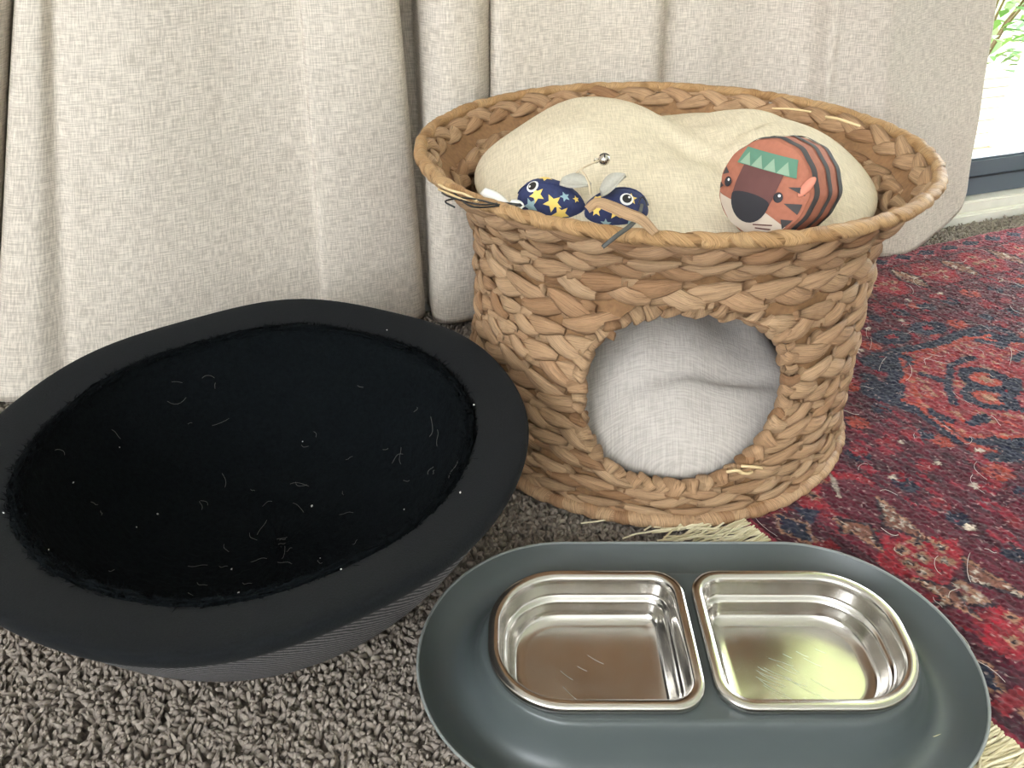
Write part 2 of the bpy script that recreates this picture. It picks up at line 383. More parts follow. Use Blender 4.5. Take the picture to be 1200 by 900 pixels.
# ================================================================== RUG
def rug_color(A, B):
    """A: distance in from the fringed end, B: distance along it from the far corner (metres)"""
    r = np.random.default_rng(11); sh = A.shape
    L = lambda c: np.array(lin(c))
    mar, mar2, red, red2 = L((94, 26, 44)), L((68, 19, 36)), L((146, 36, 48)), L((158, 50, 60))
    navy, tan, org, cream, pink, black = L((34, 38, 60)), L((172, 128, 104)), L((176, 72, 58)), L((222, 205, 188)), L((188, 84, 96)), L((46, 26, 36))
    C = np.empty(sh+(3,)); C[:] = mar
    A0, B0 = A, B; A = A+r.normal(0, .0006, sh)+.0008*np.sin(B*260+3*np.sin(A*90)); B = B+r.normal(0, .0008, sh)+.0008*np.sin(A*230+2*np.sin(B*110))
    def cell(sx, sy, seed, ox=0, oy=0):
        rr = np.random.default_rng(seed); t = rr.random((257, 257))
        return t[(np.floor((A+ox)/sx).astype(int)) % 257, (np.floor((B+oy)/sy).astype(int)) % 257]
    def put(mask, c): C[mask] = c
    streak = cell(.006, .018, 1)
    put(streak > .55, mar2); put(streak > .90, L((140, 34, 52)))
    # --- end border strip along the fringe (A) and side border (B)
    def border(u, v, period, off):
        """u across the strip (0..1), v along"""
        vv = ((v-off) % period)/period-.5; uu = u-.5
        return uu, vv
    def strip(D, along, d0, d1, off, seed):
        m = (D >= d0) & (D < d1); u = (D-d0)/(d1-d0); uu, vv = border(u, along, .104, off)
        hexm = m & (np.abs(vv)*1.15+np.abs(uu)*.75 < .43) & (np.abs(uu) < .44)
        put(m, L((104, 26, 46))); put(m & (cell(.005, .012, seed) > .7), red*.8)
        put(hexm, red); put(hexm & (cell(.006, .01, seed+1) > .7), L((160, 30, 48)))
        for (cu, cv) in ((0, 0), (-.22, 0), (.22, 0), (0, .17), (0, -.17)):
            q = m & (np.maximum(np.abs(uu-cu)/1.0, np.abs(vv-cv)/1.0) < .055); put(q, tan); put(q & (np.maximum(np.abs(uu-cu), np.abs(vv-cv)) < .022), black)
        a = np.abs(np.abs(vv)-.5)               # between two guls: triangles
        for sg in (-1, 1):
            e = .46-sg*uu
            tri = m & (a*1.5 < e*.55) & (e > .06) & (e < .46)
            edge = m & (np.abs(a*1.5-e*.55) < .03) & (e > .04) & (e < .46)
            put(tri, tan*.8); put(tri & (cell(.004, .006, seed+2) > .78), cream*.75); put(tri & (cell(.004, .006, seed+3) > .72), L((120, 60, 60))); put(edge, black)
        for k in (0.03, .97): put(m & (np.abs(u-k) < .025), mar2)
    put(A < .060, mar2)
    sm = (A > .018) & (A < .055)
    vv = (B % .062)/.062-.5; uu = (A-.037)/.018
    put(sm & (np.abs(vv)*2+np.abs(uu) < .75), navy); put(sm & (np.abs(np.abs(vv)*2+np.abs(uu)-.85) < .09), tan*.75); put(sm & (np.abs(vv) > .38), red*.75)
    strip(A, B, .062, .165, .486, 21)
    put((B < .040), L((120, 34, 54)))
    strip(np.where(A > .165, B, -1), A, .042, .130, .20, 31)
    sm = (B > .005) & (B < .038) & (A > .06); vv = (A % .05)/.05-.5; put(sm & (np.abs(vv)*2+np.abs((B-.022)/.016) < .8), navy*1.2); put(sm & (np.abs(np.abs(vv)*2+np.abs((B-.022)/.016)-.9) < .1), pink)
    # --- field flowers
    field = (A > .17) & (B > .135)
    for (da, db, off, c) in ((.052, .064, 0, org), (.046, .058, .021, navy), (.037, .049, .013, red), (.061, .043, .03, cream)):
        ua = ((A+off) % da)/da-.5; ub = ((B+off*1.7) % db)/db-.5
        rr = np.random.default_rng(int(off*1000)+5).random((64, 64))[(np.floor((A+off)/da).astype(int)) % 64, (np.floor((B+off*1.7)/db).astype(int)) % 64]
        size = .10 if c is cream else .26
        put(field & (np.hypot(ua, ub*1.2) < size*(.6+.5*rr)) & (rr > .45) & (cell(.004, .004, 77) > .2), c*.9)
    # --- medallions (guls)
    for (ca, cb) in ((.468, .372), (1.03, .372), (.468, .93)):
        x = (A-ca)/.163; y = (B-cb)/.125; first = ca < .5 and cb < .5
        rad = np.maximum(np.maximum(np.abs(x), np.abs(y)), (np.abs(x)+np.abs(y))*.72)
        lobes = rad + .03*np.cos(np.arctan2(y, x)*8)
        put(lobes < 1.0, red2*.85); put((lobes < 1) & (cell(.004, .010, 51) > .90), org); put((lobes < 1) & (cell(.004, .009, 52) > .9), tan)
        put((lobes > .92) & (lobes < 1.04), navy); put((lobes > .88) & (lobes < .92), org)
        put((lobes > .60) & (lobes < .655) & (cell(.05, .035, 53) > .30) & (not first), navy)
        for (bx, by) in ((-1.22, -.20), (-1.22, .22), (1.22, -.2), (1.22, .22), (-.2, -1.25), (.2, -1.25), (-.2, 1.25), (.2, 1.25))[2 if first else 0:]:
            rr = np.hypot((x-bx)*1.0, (y-by)*1.1); put(rr < .17, navy); put(rr < .05, red)
        for (bx, by) in (() if first else ((-.14, -.13), (-.14, .13), (.16, -.13), (.16, .13))):
            rr = np.hypot(x-bx, y-by); put(rr < .215, navy); put(rr < .115, org); put(rr < .05, tan)
        for a0 in (() if first else np.arange(0, 6.28, math.pi/4)):
            hx, hy = .78*math.cos(a0+.2), .78*math.sin(a0+.2)
            q = np.hypot(x-hx, y-hy); put((q < .07), navy)
        for sgx in (-1, 1):
            for sgy in (-1, 1):
                q = np.hypot(x-sgx*.55, y-sgy*.86); put((q > .13) & (q < .21) & (y*sgy > .72), navy)
    # motifs of the medallion in view, measured on the rug
    def rc(x, y): return RINV@(G(890+x/1.826, 234+y/1.826)[:2]-RK)
    def line(pts, wdt, c, mask=True):
        P = [rc(*p) for p in pts]; D = np.full(sh, 9.)
        for p, q in zip(P[:-1], P[1:]):
            d = q-p; t = np.clip(((A-p[0])*d[0]+(B-p[1])*d[1])/(d@d), 0, 1); D = np.minimum(D, np.hypot(A-p[0]-d[0]*t, B-p[1]-d[1]*t))
        put((D < wdt) & mask, c)
    def poly(pts, c, c2=None, thr=.7, seed=0):
        P = [rc(*p) for p in pts]; ins = np.zeros(sh, bool)
        for i in range(len(P)):
            p, q = P[i], P[i-1]
            if abs(p[1]-q[1]) < 1e-9: continue
            ins ^= ((p[1] > B) != (q[1] > B)) & (A < (q[0]-p[0])*(B-p[1])/(q[1]-p[1])+p[0])
        put(ins, c)
        if c2 is not None: put(ins & (cell(.0036, .0042, seed) > thr), c2)
    line([(455, 340), (410, 355), (402, 400), (416, 440)], .0050, navy); line([(350, 376), (385, 388)], .0060, navy); line([(365, 456), (405, 474)], .0060, navy); line([(455, 478), (480, 468)], .0075, navy)
    for c_, r_ in (((483, 386), .030), ((490, 425), .030)):
        q = rc(*c_); D = np.hypot(A-q[0], B-q[1]); put(D < r_, navy); put(D < r_*.55, org); put(D < r_*.25, tan)
    line([(500, 380), (548, 388), (552, 410), (520, 432)], .0060, navy); line([(520, 445), (566, 452)], .0060, navy)
    line([(495, 288), (525, 303), (515, 316)], .0070, navy); line([(500, 555), (552, 556), (548, 535), (505, 518)], .0085, navy); line([(545, 345), (566, 330)], .006, navy)
    for p_, r_ in (((252, 352), .020), ((262, 412), .024), ((285, 365), .012), ((290, 402), .012)):
        q = rc(*p_); put(np.hypot(A-q[0], B-q[1]) < r_, navy)
    line([(330, 350), (445, 300), (490, 292)], .0024, org); line([(326, 400), (350, 455), (440, 520), (500, 540)], .0028, org)
    # end border: gul and its corner triangles
    line([(200, 640), (300, 690), (430, 760), (566, 850)], .030, L((92, 24, 42)))
    poly([(262, 770), (300, 715), (420, 730), (440, 770), (400, 825), (320, 810)], L((150, 30, 44)), L((120, 24, 40)), .75, 61)
    for p_ in ((335, 735), (350, 768), (303, 752), (400, 776), (352, 800), (388, 745), (318, 780)):
        q = rc(*p_); m_ = np.maximum(np.abs(A-q[0]), np.abs(B-q[1])); put(m_ < .0062, tan*.85); put(m_ < .0034, black); put(m_ < .0014, cream*.8)
    for T_, sd in (([(252, 640), (264, 700), (372, 738)], 62), ([(155, 682), (235, 698), (264, 756)], 63), ([(434, 768), (446, 818), (590, 862)], 64), ([(325, 812), (412, 832), (468, 900)], 65)):
        poly(T_, L((128, 84, 70)), cream*.72, .80, sd); line(T_+T_[:1], .0020, black); line([T_[0], T_[2]], .0012, tan)
    poly([(70, 660), (112, 700), (128, 665)], navy); line([(150, 590), (168, 635), (158, 596)], .0018, cream*.7)
    A, B = A0, B0; put(A < .010, L((160, 60, 78))); put(B < .005, L((170, 72, 88)))
    # wool: knot to knot variation, abrash
    kn = r.normal(1, .20, sh)
    k2 = .68+.64*cell(.0025, .028, 90)
    C *= np.clip(kn*k2, .45, 1.6)[..., None]*.76
    fl = r.random(sh); C[fl > .985] = C[fl > .985]*.4+L((200, 170, 165))*.6
    return np.clip(C, 0, 1)
st = .0018
na, nb = int(1.04/st), int(.90/st)
A, B = np.meshgrid(np.arange(na)*st, np.arange(nb)*st, indexing='ij')
jit = rng.normal(0, .0005, (na, nb, 2))
P2 = RK + (A+jit[..., 0])[..., None]*RA + (B+jit[..., 1])[..., None]*RB
RUG_Z = .0015
Z = RUG_Z + rng.normal(0, .0007, (na, nb)) + .0007*np.sin(A*41+B*17)*np.sin(B*33-A*9)
edge = np.minimum(A, B); Z = np.where(edge < st*.5, -.006, Z)
V = np.concatenate([P2, Z[..., None]], -1).reshape(-1, 3)
M = Mat('rug_wool', rough=.85); at = M.n('ShaderNodeVertexColor', layer_name='Col'); M.color(at.outputs[0]); M.set('Sheen Weight', .25); M.set('Sheen Roughness', .5); M.set('Specular IOR Level', .2)
M_RUG = M.m
rug = empty('rug', (float(RK[0]), float(RK[1]), 0), 'red and navy patterned wool rug with cream fringe under the basket', 'rug')
V0 = V-np.array([RK[0], RK[1], 0])
add('pile', mesh_np('rug_pile', V0, grid_faces(na, nb), col=rug_color(A, B).reshape(-1, 3), smooth=False), M_RUG, rug)
parts = []
for k in range(640):
    b = .30+.58*(k+random.random())/640
    L_ = random.uniform(.055, .095); ph = random.uniform(0, 6.28); am = random.uniform(.002, .007); dr = random.uniform(-.25, .25)
    if random.random() < .05: L_ = random.uniform(.10, .14)
    t = np.linspace(0, 1, 9)
    p = RK[None]-RK + RA[None]*(-L_*t)[:, None] + RB[None]*(b+dr*L_*t+am*np.sin(t*7+ph)*t)[:, None]
    z = .002+.004*np.abs(np.sin(t*3+ph))+random.uniform(0, .003)
    parts.append(tube(np.c_[p, z], .0011, 4))
V, Fc = merge(parts)
add('fringe', mesh_np('fringe', V, Fc), m_island('fringe_cotton', [(0, lin((190, 176, 138))), (1, lin((232, 222, 192)))]), rug, label='cream cotton fringe', kind='stuff')

def hairs(n, sampler, Lr, rad, seed):
    r = random.Random(seed); parts = []
    for k in range(n):
        c, nrm = sampler(r); nrm = Vector(nrm).normalized()
        a = nrm.orthogonal().normalized(); a.rotate(Matrix.Rotation(r.uniform(0, 6.28), 3, nrm)); b = nrm.cross(a)
        L_ = r.uniform(*Lr)*(.5+r.random()); cv = r.uniform(-2.2, 2.2); P = []
        x = y = 0; h = 0
        for i in range(7):
            P.append(Vector(c)+a*x+b*y+nrm*(.0012+.0008*math.sin(i))); h += cv/6; x += L_/6*math.cos(h); y += L_/6*math.sin(h)
        parts.append(tube(np.array(P), rad, 3))
    return merge(parts)
M_HAIR = Mat('pale_pet_hair', lin((225, 215, 208)), .5).m
def s_rug(r):
    a, b = r.uniform(.0, 1.0), r.uniform(0, .88); p = RA*a+RB*b; return (p[0], p[1], RUG_Z+.0006), (0, 0, 1)
V, Fc = hairs(260, s_rug, (.012, .04), .00022, 5)
add('pet_hair', mesh_np('rug_hair', V, Fc), M_HAIR, rug, label='pale pet hairs caught on the rug', kind='stuff')

# ================================================================== BLACK BED
M = Mat('black_felt', lin((26, 28, 30)), .95); M.set('Specular IOR Level', .2); M.set('Sheen Weight', .03); M.set('Sheen Roughness', .5)
h = M.noise(M.coords('Object'), 700, 4, .7); M.color(M.ramp(h, [(.3, lin((8, 10, 12))), (.7, lin((19, 22, 25)))])); M.bump(h, .4, .001)
M_FELT = M.m
M = Mat('black_plush', lin((13, 15, 17)), 1.0); M.set('Specular IOR Level', .05)
h = M.noise(M.coords('Object'), 260, 5, .7); M.color(M.ramp(h, [(.3, lin((6, 8, 10))), (.75, lin((20, 24, 26)))])); M.bump(h, .8, .003)
M_PLUSH = M.m
M = Mat('charcoal_knit', rough=.9); u1 = M.coords('UV', (1, 1, 1))
wv = M.n('ShaderNodeTexWave', wave_type='BANDS', bands_direction='DIAGONAL'); wv.inputs['Scale'].default_value = 1.0; wv.inputs['Distortion'].default_value = 2.0
wv.inputs['Detail'].default_value = 2; M.l(M.coords('UV', (105, 80, 1)), wv.inputs[0])
nz = M.noise(M.coords('UV', (900, 900, 1)), 1, 2); mxk = M.math('MULTIPLY', wv.outputs[1], nz)
M.color(M.ramp(mxk, [(.15, lin((34, 34, 37))), (.42, lin((112, 109, 110)))])); M.bump(mxk, .6, .002); M_KNIT = M.m
bed = empty('cat_bed', (BED_C[0], BED_C[1], 0), 'round black felt bowl-shaped pet bed with charcoal knit shell', 'pet bed')
def wob(V, amp=.0025, seed=1):
    r = np.random.default_rng(seed); th = np.arctan2(V[:, 1], V[:, 0]); rr = np.hypot(V[:, 0], V[:, 1])
    w = sum(r.uniform(-1, 1)*np.sin(k*th+r.uniform(0, 6.28)) for k in (2, 3, 5, 7))*amp
    V = V.copy(); V[:, 2] += w*np.clip(rr/BED_R, 0, 1)**2*np.clip(V[:, 2]/.15, 0, 1); return V
prof = smooth_prof([(.001, -.003), (.07, -.003), (.095, .0), (.130, .022), (.165, .062), (.196, .112), (.2135, .1475)], 8)
V, Fc = revolve(prof, 128); V = wob(V)
th = np.arctan2(V[:, 1], V[:, 0]); 
add('outer_shell', mesh_np('bed_shell', V, Fc, uv=np.c_[th*.2, V[:, 2]*1.2+np.hypot(V[:, 0], V[:, 1])*.6]), M_KNIT, bed, label='charcoal herringbone knit shell')
prof = smooth_prof([(.2130, .1425), (.2172, .1485), (.2178, .1545), (.2150, .1580), (.2080, .1580), (.1950, .1555), (.1820, .1525), (.1745, .1500), (.1715, .1455)], 7)
V, Fc = revolve(prof, 160); V = wob(V); add('rim_band', mesh_np('bed_rim', V, Fc), M_FELT, bed)
prof = smooth_prof([(.1760, .1490), (.1735, .1525), (.1690, .1515), (.1655, .142), (.150, .105), (.120, .060), (.080, .036), (.04, .028), (.001, .026)], 8)
V, Fc = revolve(prof, 160); V = wob(V)
rr = np.random.default_rng(4); V[:, 2] += rr.normal(0, .0007, len(V)); V[:, :2] *= 1+rr.normal(0, .004, (len(V), 1))*(np.hypot(V[:, 0], V[:, 1]) > .16)[:, None]
lining = add('plush_lining', mesh_np('bed_lining', V, Fc), M_PLUSH, bed)
lin_prof = [(.1655, .142), (.150, .105), (.120, .060), (.080, .036), (.04, .028), (.001, .026)]
def s_bed(r):
    i = r.choice((0, 0, 1, 1, 1, 2, 2, 2, 3, 3, 4)); t = r.random(); a, b = lin_prof[i], lin_prof[i+1]
    rad = a[0]+(b[0]-a[0])*t; z = a[1]+(b[1]-a[1])*t; th = r.uniform(0, 6.28)
    nr, nz_ = -(b[1]-a[1])*-1, (a[0]-b[0]); nr = -(a[1]-b[1])
    return (rad*math.cos(th), rad*math.sin(th), z+.002), (nr*math.cos(th), nr*math.sin(th), nz_)
V, Fc = hairs(70, s_bed, (.006, .016), .00016, 8)
M_HAIR2 = Mat('dull_pet_hair', lin((120, 117, 112)), .6).m
add('pet_hair', mesh_np('bed_hair', V, Fc), M_HAIR2, bed, label='pale pet hairs on the black lining', kind='stuff')
# fuzzy plush fibres at the seam
parts = []
for k in range(2600):
    th = random.uniform(0, 6.283); r0 = random.uniform(.166, .177); z0 = .1505
    c = np.array([r0*math.cos(th), r0*math.sin(th), z0]); d = np.array([random.gauss(0, .5), random.gauss(0, .5), .8])*random.uniform(.002, .0055)
    parts.append(tube([c, c+d*.6, c+d+np.array([random.gauss(0, .001), random.gauss(0, .001), 0])], [.0003, .0003, .00015], 3))
V, Fc = merge(parts); V = wob(V); add('seam_fuzz', mesh_np('seam_fuzz', V, Fc), M_PLUSH, bed, kind='stuff')
# crumbs
parts = []
for k in range(26):
    th = random.uniform(0, 6.283); r0 = random.uniform(.04, .205)
    z0 = np.interp(r0, [.001, .04, .08, .12, .15, .1655, .1735, .195, .208], [.026, .028, .036, .060, .105, .142, .1525, .1555, .158])+.0012
    bmv = np.array([[1, 0, 0], [-1, 0, 0], [0, 1, 0], [0, -1, 0], [0, 0, 1], [0, 0, -1]])*random.uniform(.0005, .0012)
    parts.append((bmv*np.array([1, random.uniform(.5, 2), 1])+np.array([r0*math.cos(th), r0*math.sin(th), z0]), np.array([[0, 2, 4], [2, 1, 4], [1, 3, 4], [3, 0, 4], [2, 0, 5], [1, 2, 5], [3, 1, 5], [0, 3, 5]])))
V, Fc = merge(parts); add('litter_crumbs', mesh_np('crumbs', V, Fc), Mat('crumb_white', lin((235, 232, 228)), .6).m, bed, kind='stuff')

# ================================================================== BASKET
basket = empty('cat_basket', (BAS_C[0], BAS_C[1], 0), 'braided water hyacinth two-level cat basket with round doorway', 'pet basket')
RIM_Z, RIM_R, RIM_DY = .302, .2445, .004
PR = np.array([(0, .215), (.05, .208), (.10, .202), (.16, .199), (.22, .199), (.245, .203), (.265, .212), (.285, .231), (.302, .2415)])
def bas_dx(z): return float(np.interp(z, [0, .05, .12, .20, .26, .302], [0, .005, .011, .010, .004, 0]))   # the body leans a little
def bas_r(z): return np.interp(z, PR[:, 0], PR[:, 1])
def bas_pt(th, z, off=0.):
    """th from the direction of the camera (-y), off along the outward normal (approx)"""
    r = bas_r(z)+off; return np.array([r*math.sin(th)+bas_dx(z), -r*math.cos(th)+RIM_DY*z/RIM_Z, z])
HOLE_T, HOLE_Z, HOLE_A, HOLE_H = -.012, .131, .105, .087
def hole_rho(th, z):
    x = th*.2235-HOLE_T; y = z-HOLE_Z
    return ((abs(x)/HOLE_A)**2.25+(abs(y)/HOLE_H)**2.25)**(1/2.25)
def hole_pt(phi, k=1.0):
    c, s = math.cos(phi), math.sin(phi); q = (abs(c)**2.25+abs(s)**2.25)**(-1/2.25)
    return (HOLE_T+HOLE_A*k*c*q)/.2235, HOLE_Z+HOLE_H*k*s*q
# ---- one strand of a three-strand braid, cut at the turns
LAM, ROWH = .138, .0262
def strand_mesh(nm, up, seed, amp=.0078, bz=.0034, wid=.0088, thk=.0029):
    r = random.Random(seed); n, k = 11, 8
    V, uv = [], []
    for i in range(n):
        t = -math.pi/2-.10+(math.pi+.20)*i/(n-1)
        x = t/(2*math.pi)*LAM; y = amp*math.sin(t)*(1 if up else -1); z = bz*math.sin(2*t)
        dx = LAM/(2*math.pi); dy = amp*math.cos(t)*(1 if up else -1); L_ = math.hypot(dx, dy); nx, ny = -dy/L_, dx/L_
        fr_ = i/(n-1); e = math.sin(math.pi*min(1, max(0, .06+.9*fr_**1.25)))**.8; w = wid*(.18+.82*e)*(1+r.uniform(-.06, .06)); th_ = thk*(.55+.45*e)
        for j in range(k):
            a = 2*math.pi*j/k; ca, sa = math.cos(a), math.sin(a)
            ridge = 1+.16*math.sin(3*a+seed+i*.2)
            V.append((x+nx*w*ca, y+ny*w*ca, z+th_*sa*ridge)); uv.append((i/(n-1)+seed*.37, j/k+seed*.11))
    Fc = [list(f) for f in grid_faces(n, k, close_v=True)]+[list(range(k))[::-1], [(n-1)*k+j for j in range(k)]]
    return np.array(V), Fc, np.array(uv)
VAR = {}
for up in (0, 1):
    for s in range(4):
        V, Fc, uv = strand_mesh('strand', up, s+up*10)
        VAR[(up, s)] = (mesh_np('braid_strand', V, Fc, uv), V, Fc, uv)
        VAR[(up, s)][0].materials.append(M_FIBRE)
def row_z(z0, th):
    w = max(0., math.sin(math.pi*min(z0, .235)/.235)); return z0-.030*math.exp(-((abs(th)-.08)/.75)**2)*w
rows = [(.020+i*.0271, i) for i in range(11)]
pieces = []
for (z0, ri) in rows:
    circ = 2*math.pi*bas_r(z0); nper = max(8, round(circ/LAM)); flip = ri % 3 == 1
    for per in range(nper):
        for strand in range(3):
            for up in (0, 1):
                # centre of this half-strand in braid phase
                frac = (per+strand/3+(0 if up else .5))/nper + ri*.043
                th = (frac % 1.0)*2*math.pi-math.pi
                zc = row_z(z0, th); zl = row_z(z0-ROWH/2, th); zh = row_z(z0+ROWH/2, th)
                e = .02; t = bas_pt(th+e, row_z(z0, th+e))-bas_pt(th-e, row_z(z0, th-e)); sx = np.linalg.norm(t)/(2*e)*2*math.pi/nper/LAM; t /= np.linalg.norm(t)
                upv = bas_pt(th, zc+.006)-bas_pt(th, zc-.006); upv /= np.linalg.norm(upv)
                nrm = np.cross(t, upv); nrm /= np.linalg.norm(nrm); bv = np.cross(nrm, t)
                sy = max(.6, min(1.15, (zh-zl)/ROWH))
                c = bas_pt(th, zc)
                rho = [hole_rho(th+dt, row_z(z0, th+dt)+dz) for dt in (-.07, 0, .07) for dz in (-.006, .006)]
                near_front = abs(th) < 1.5
                if near_front and hole_rho(th, zc) < 1.0: continue
                by_hole = near_front and min(rho) < 1.12
                jr = random.uniform(-.10, .10)
                M4 = Matrix(((t[0]*sx*(-1 if flip else 1), bv[0]*sy, nrm[0], c[0]), (t[1]*sx*(-1 if flip else 1), bv[1]*sy, nrm[1], c[1]), (t[2]*sx*(-1 if flip else 1), bv[2]*sy, nrm[2], c[2]), (0, 0, 0, 1)))
                M4 = M4 @ Matrix.Rotation(jr, 4, 'Z') @ Matrix.Rotation(random.uniform(-.12, .12), 4, 'X') @ Matrix.Diagonal((random.uniform(.95, 1.10), random.uniform(.92, 1.15), random.uniform(.9, 1.25), 1))
                # how large it shows: facing the camera and near it, or the inner far wall above the cushion
                wp = c+np.array([BAS_C[0], BAS_C[1], 0]); tc = CAMC-wp; dist = np.linalg.norm(tc); face = float(nrm@tc)/dist
                vis = face/dist**2 if face > 0 else (-face*.5/dist**2 if z0 > .24 else -1)
                if wp[0] < .03 and z0 < .13: vis -= 1       # hidden by the bed
                pieces.append((vis, M4, up, random.randrange(4), by_hole))
pieces.sort(key=lambda p: -p[0])
def off_hole(V):
    """strand ends fold back at the edge of the doorway instead of crossing it"""
    V = V.copy()
    for i, p in enumerate(V):
        y = p[1]-RIM_DY*p[2]/RIM_Z; px_ = p[0]-bas_dx(p[2]); th = math.atan2(px_, -y); rho = hole_rho(th, p[2])
        if rho < 1.05:
            k = (1.05-.10*(1.05-rho))/max(rho, .05); x2 = HOLE_T+(th*.2235-HOLE_T)*k; z2 = HOLE_Z+(p[2]-HOLE_Z)*k; R = math.hypot(px_, y)
            t2 = x2/.2235; V[i] = (R*math.sin(t2)+bas_dx(z2), -R*math.cos(t2)+RIM_DY*z2/RIM_Z, z2)
    return V
for (vis, M4, up, s, bh) in pieces[:300]:
    if bh:
        _, V, Fc, uv = VAR[(up, s)]; m = np.array(M4); c = m[:3, 3]
        o = add('braid_strand', mesh_np('braid_strand', off_hole(V@m[:3, :3].T+c)-c, Fc, uv), M_FIBRE, basket, loc=c); continue
    o = add('braid_strand', VAR[(up, s)][0], None, basket); o.matrix_local = M4
Vs, Fs, Us, off = [], [], [], 0
for (vis, M4, up, s, bh) in pieces[300:]:
    _, V, Fc, uv = VAR[(up, s)]; m = np.array(M4); V = V@m[:3, :3].T+m[:3, 3]
    Vs.append(off_hole(V) if bh else V); Us.append(uv); Fs += [[i+off for i in f] for f in Fc]; off += len(V)
add('braided_wall', mesh_np('braided_wall', np.vstack(Vs), Fs, np.vstack(Us)), M_FIBRE, basket, kind='stuff')
# ---- liner inside the braid (keeps the wall closed between strands)
nth, nz = 260, 70
ths = np.linspace(-math.pi, math.pi, nth, endpoint=False); zz = np.linspace(.006, .296, nz)
V = np.array([bas_pt(t, z, 0.0) for t in ths for z in zz])
Fq = [f for f in grid_faces(nth, nz, close_u=True) if not (hole_rho(ths[f[0]//nz], zz[f[0] % nz]) < 1.02 or hole_rho(ths[f[2]//nz], zz[f[2] % nz]) < 1.02)]
me = mesh_np('liner', V, np.array(Fq)); ob = add('liner', me, M_LINER, basket)
# ---- shelf between the two levels, and floor
V, Fc = revolve([(.001, .232), (.192, .232), (.195, .235), (.192, .238), (.001, .238)], 64); V[:, 0] += .007; add('shelf', mesh_np('shelf', V, Fc), M_LINER, basket)
V, Fc = revolve([(.001, .004), (.206, .004), (.206, .010), (.001, .010)], 64); add('bottom', mesh_np('bottom', V, Fc), M_LINER, basket)
# ---- doorway edge: strands folded round the edge, and a braid along its lower side
def wrap_mesh(seed, w=.0066, r0=.0085):
    r = random.Random(seed); V, uv = [], []; n, k = 9, 7
    for i in range(n):
        a = -1.9+3.8*i/(n-1); cx, cz = -r0*.2-r0*math.cos(a)*1.0+r0, r0*.72*math.sin(a)
        if abs(a) > 1.3: cx += (abs(a)-1.3)*.012
        e = math.sin(math.pi*(i+.6)/(n+.2))
        tx, tz = math.sin(a), math.cos(a)
        for j in range(k):
            b = 2*math.pi*j/k
            V.append((cx+math.cos(b)*.0026*(-math.cos(a)), w*(.5+.5*e)*math.sin(b), cz+math.cos(b)*.0026*math.sin(a))); uv.append((i/n+seed*.3, j/k))
    return np.array(V), [list(f) for f in grid_faces(n, k, close_v=True)]+[list(range(k)), [(n-1)*k+j for j in range(k)]], np.array(uv)
WR = []
for s in range(4):
    V, Fc, uv = wrap_mesh(s); me = mesh_np('doorway_wrap', V, Fc, uv); me.materials.append(M_FIBRE); WR.append(me)
nw = 46
for i in range(nw):
    phi = 2*math.pi*(i+random.uniform(-.15, .15))/nw; th, z = hole_pt(phi, 1.0); c = bas_pt(th, z, -.001)
    t2, z2 = hole_pt(phi+.03); tg = bas_pt(t2, z2)-c; tg /= np.linalg.norm(tg)
    rad = np.array([math.sin(th), -math.cos(th), 0]); outv = np.cross(tg, rad); outv /= np.linalg.norm(outv); 
    pc, zc_ = hole_pt(phi, 1.2)
    if outv@(bas_pt(pc, zc_)-c) < 0: outv = -outv
    nrm = np.cross(outv, tg); nrm /= np.linalg.norm(nrm)
    if nrm@rad < 0: nrm = -nrm; 
    tg2 = np.cross(nrm, outv)
    o = add('doorway_wrap', WR[i % 4], None, basket)
    o.matrix_local = Matrix(((outv[0], tg2[0], nrm[0], c[0]), (outv[1], tg2[1], nrm[1], c[1]), (outv[2], tg2[2], nrm[2], c[2]), (0, 0, 0, 1))) @ Matrix.Rotation(random.uniform(-.45, .45), 4, 'Z') @ Matrix.Diagonal((random.uniform(.45, .85), random.uniform(1.2, 1.9), random.uniform(.75, .95), 1))
# ---- rim and base bindings: a cane wrapped with strips
def binding(nm, R, z, rad, n, dy, tilt, squash, wid, seed, mat=M_RIMF):
    core = np.array([[R*math.sin(t), -R*math.cos(t)+dy, z] for t in np.linspace(0, 2*math.pi, 120, endpoint=False)])
    ph = np.linspace(0, 2*math.pi, 8, endpoint=False); V = []
    for p in core:
        rv = np.array([p[0], p[1]-dy, 0]); rv /= np.linalg.norm(rv)
        for a in ph: V.append(p+rv*rad*.86*math.cos(a)+np.array([0, 0, 1])*rad*.86*squash*math.sin(a))
    root = add(nm, mesh_np(nm, np.array(V), grid_faces(120, 8, True, True), uv=np.array([(i*.4, j/8) for i in range(120) for j in range(8)])), mat, basket)
    r = random.Random(seed); mm = []
    for s in range(4):
        Vv, uv = [], []; nn = 5; k = 12
        L_ = 2*math.pi*R/n*wid
        for i in range(nn):
            x = (i/(nn-1)-.5)*L_; e = (.86, .98, 1.04, .98, .86)[i]
            for j in range(k):
                a = 2*math.pi*j/k; Vv.append((x+tilt*rad*math.cos(a+s), rad*e*math.cos(a), rad*squash*e*math.sin(a))); uv.append((j/k*1.5+s*.3, i/nn*.35+s*.2))
        me = mesh_np(nm+'_strip', np.array(Vv), grid_faces(nn, k, close_v=True), np.array(uv)); me.materials.append(mat); mm.append(me)
    for i in range(n):
        t = 2*math.pi*(i+r.uniform(-.2, .2))/n
        o = add('binding_strip', mm[i % 4], None, root)
        o.location = (R*math.sin(t), -R*math.cos(t)+dy, z); o.rotation_euler = (0, 0, t); sc = r.uniform(.93, 1.10); o.scale = (r.uniform(.85, 1.3), sc, sc)
    return root
binding('rim_binding', RIM_R, RIM_Z, .0062, 96, RIM_DY, 1.1, .95, 1.12, 3)
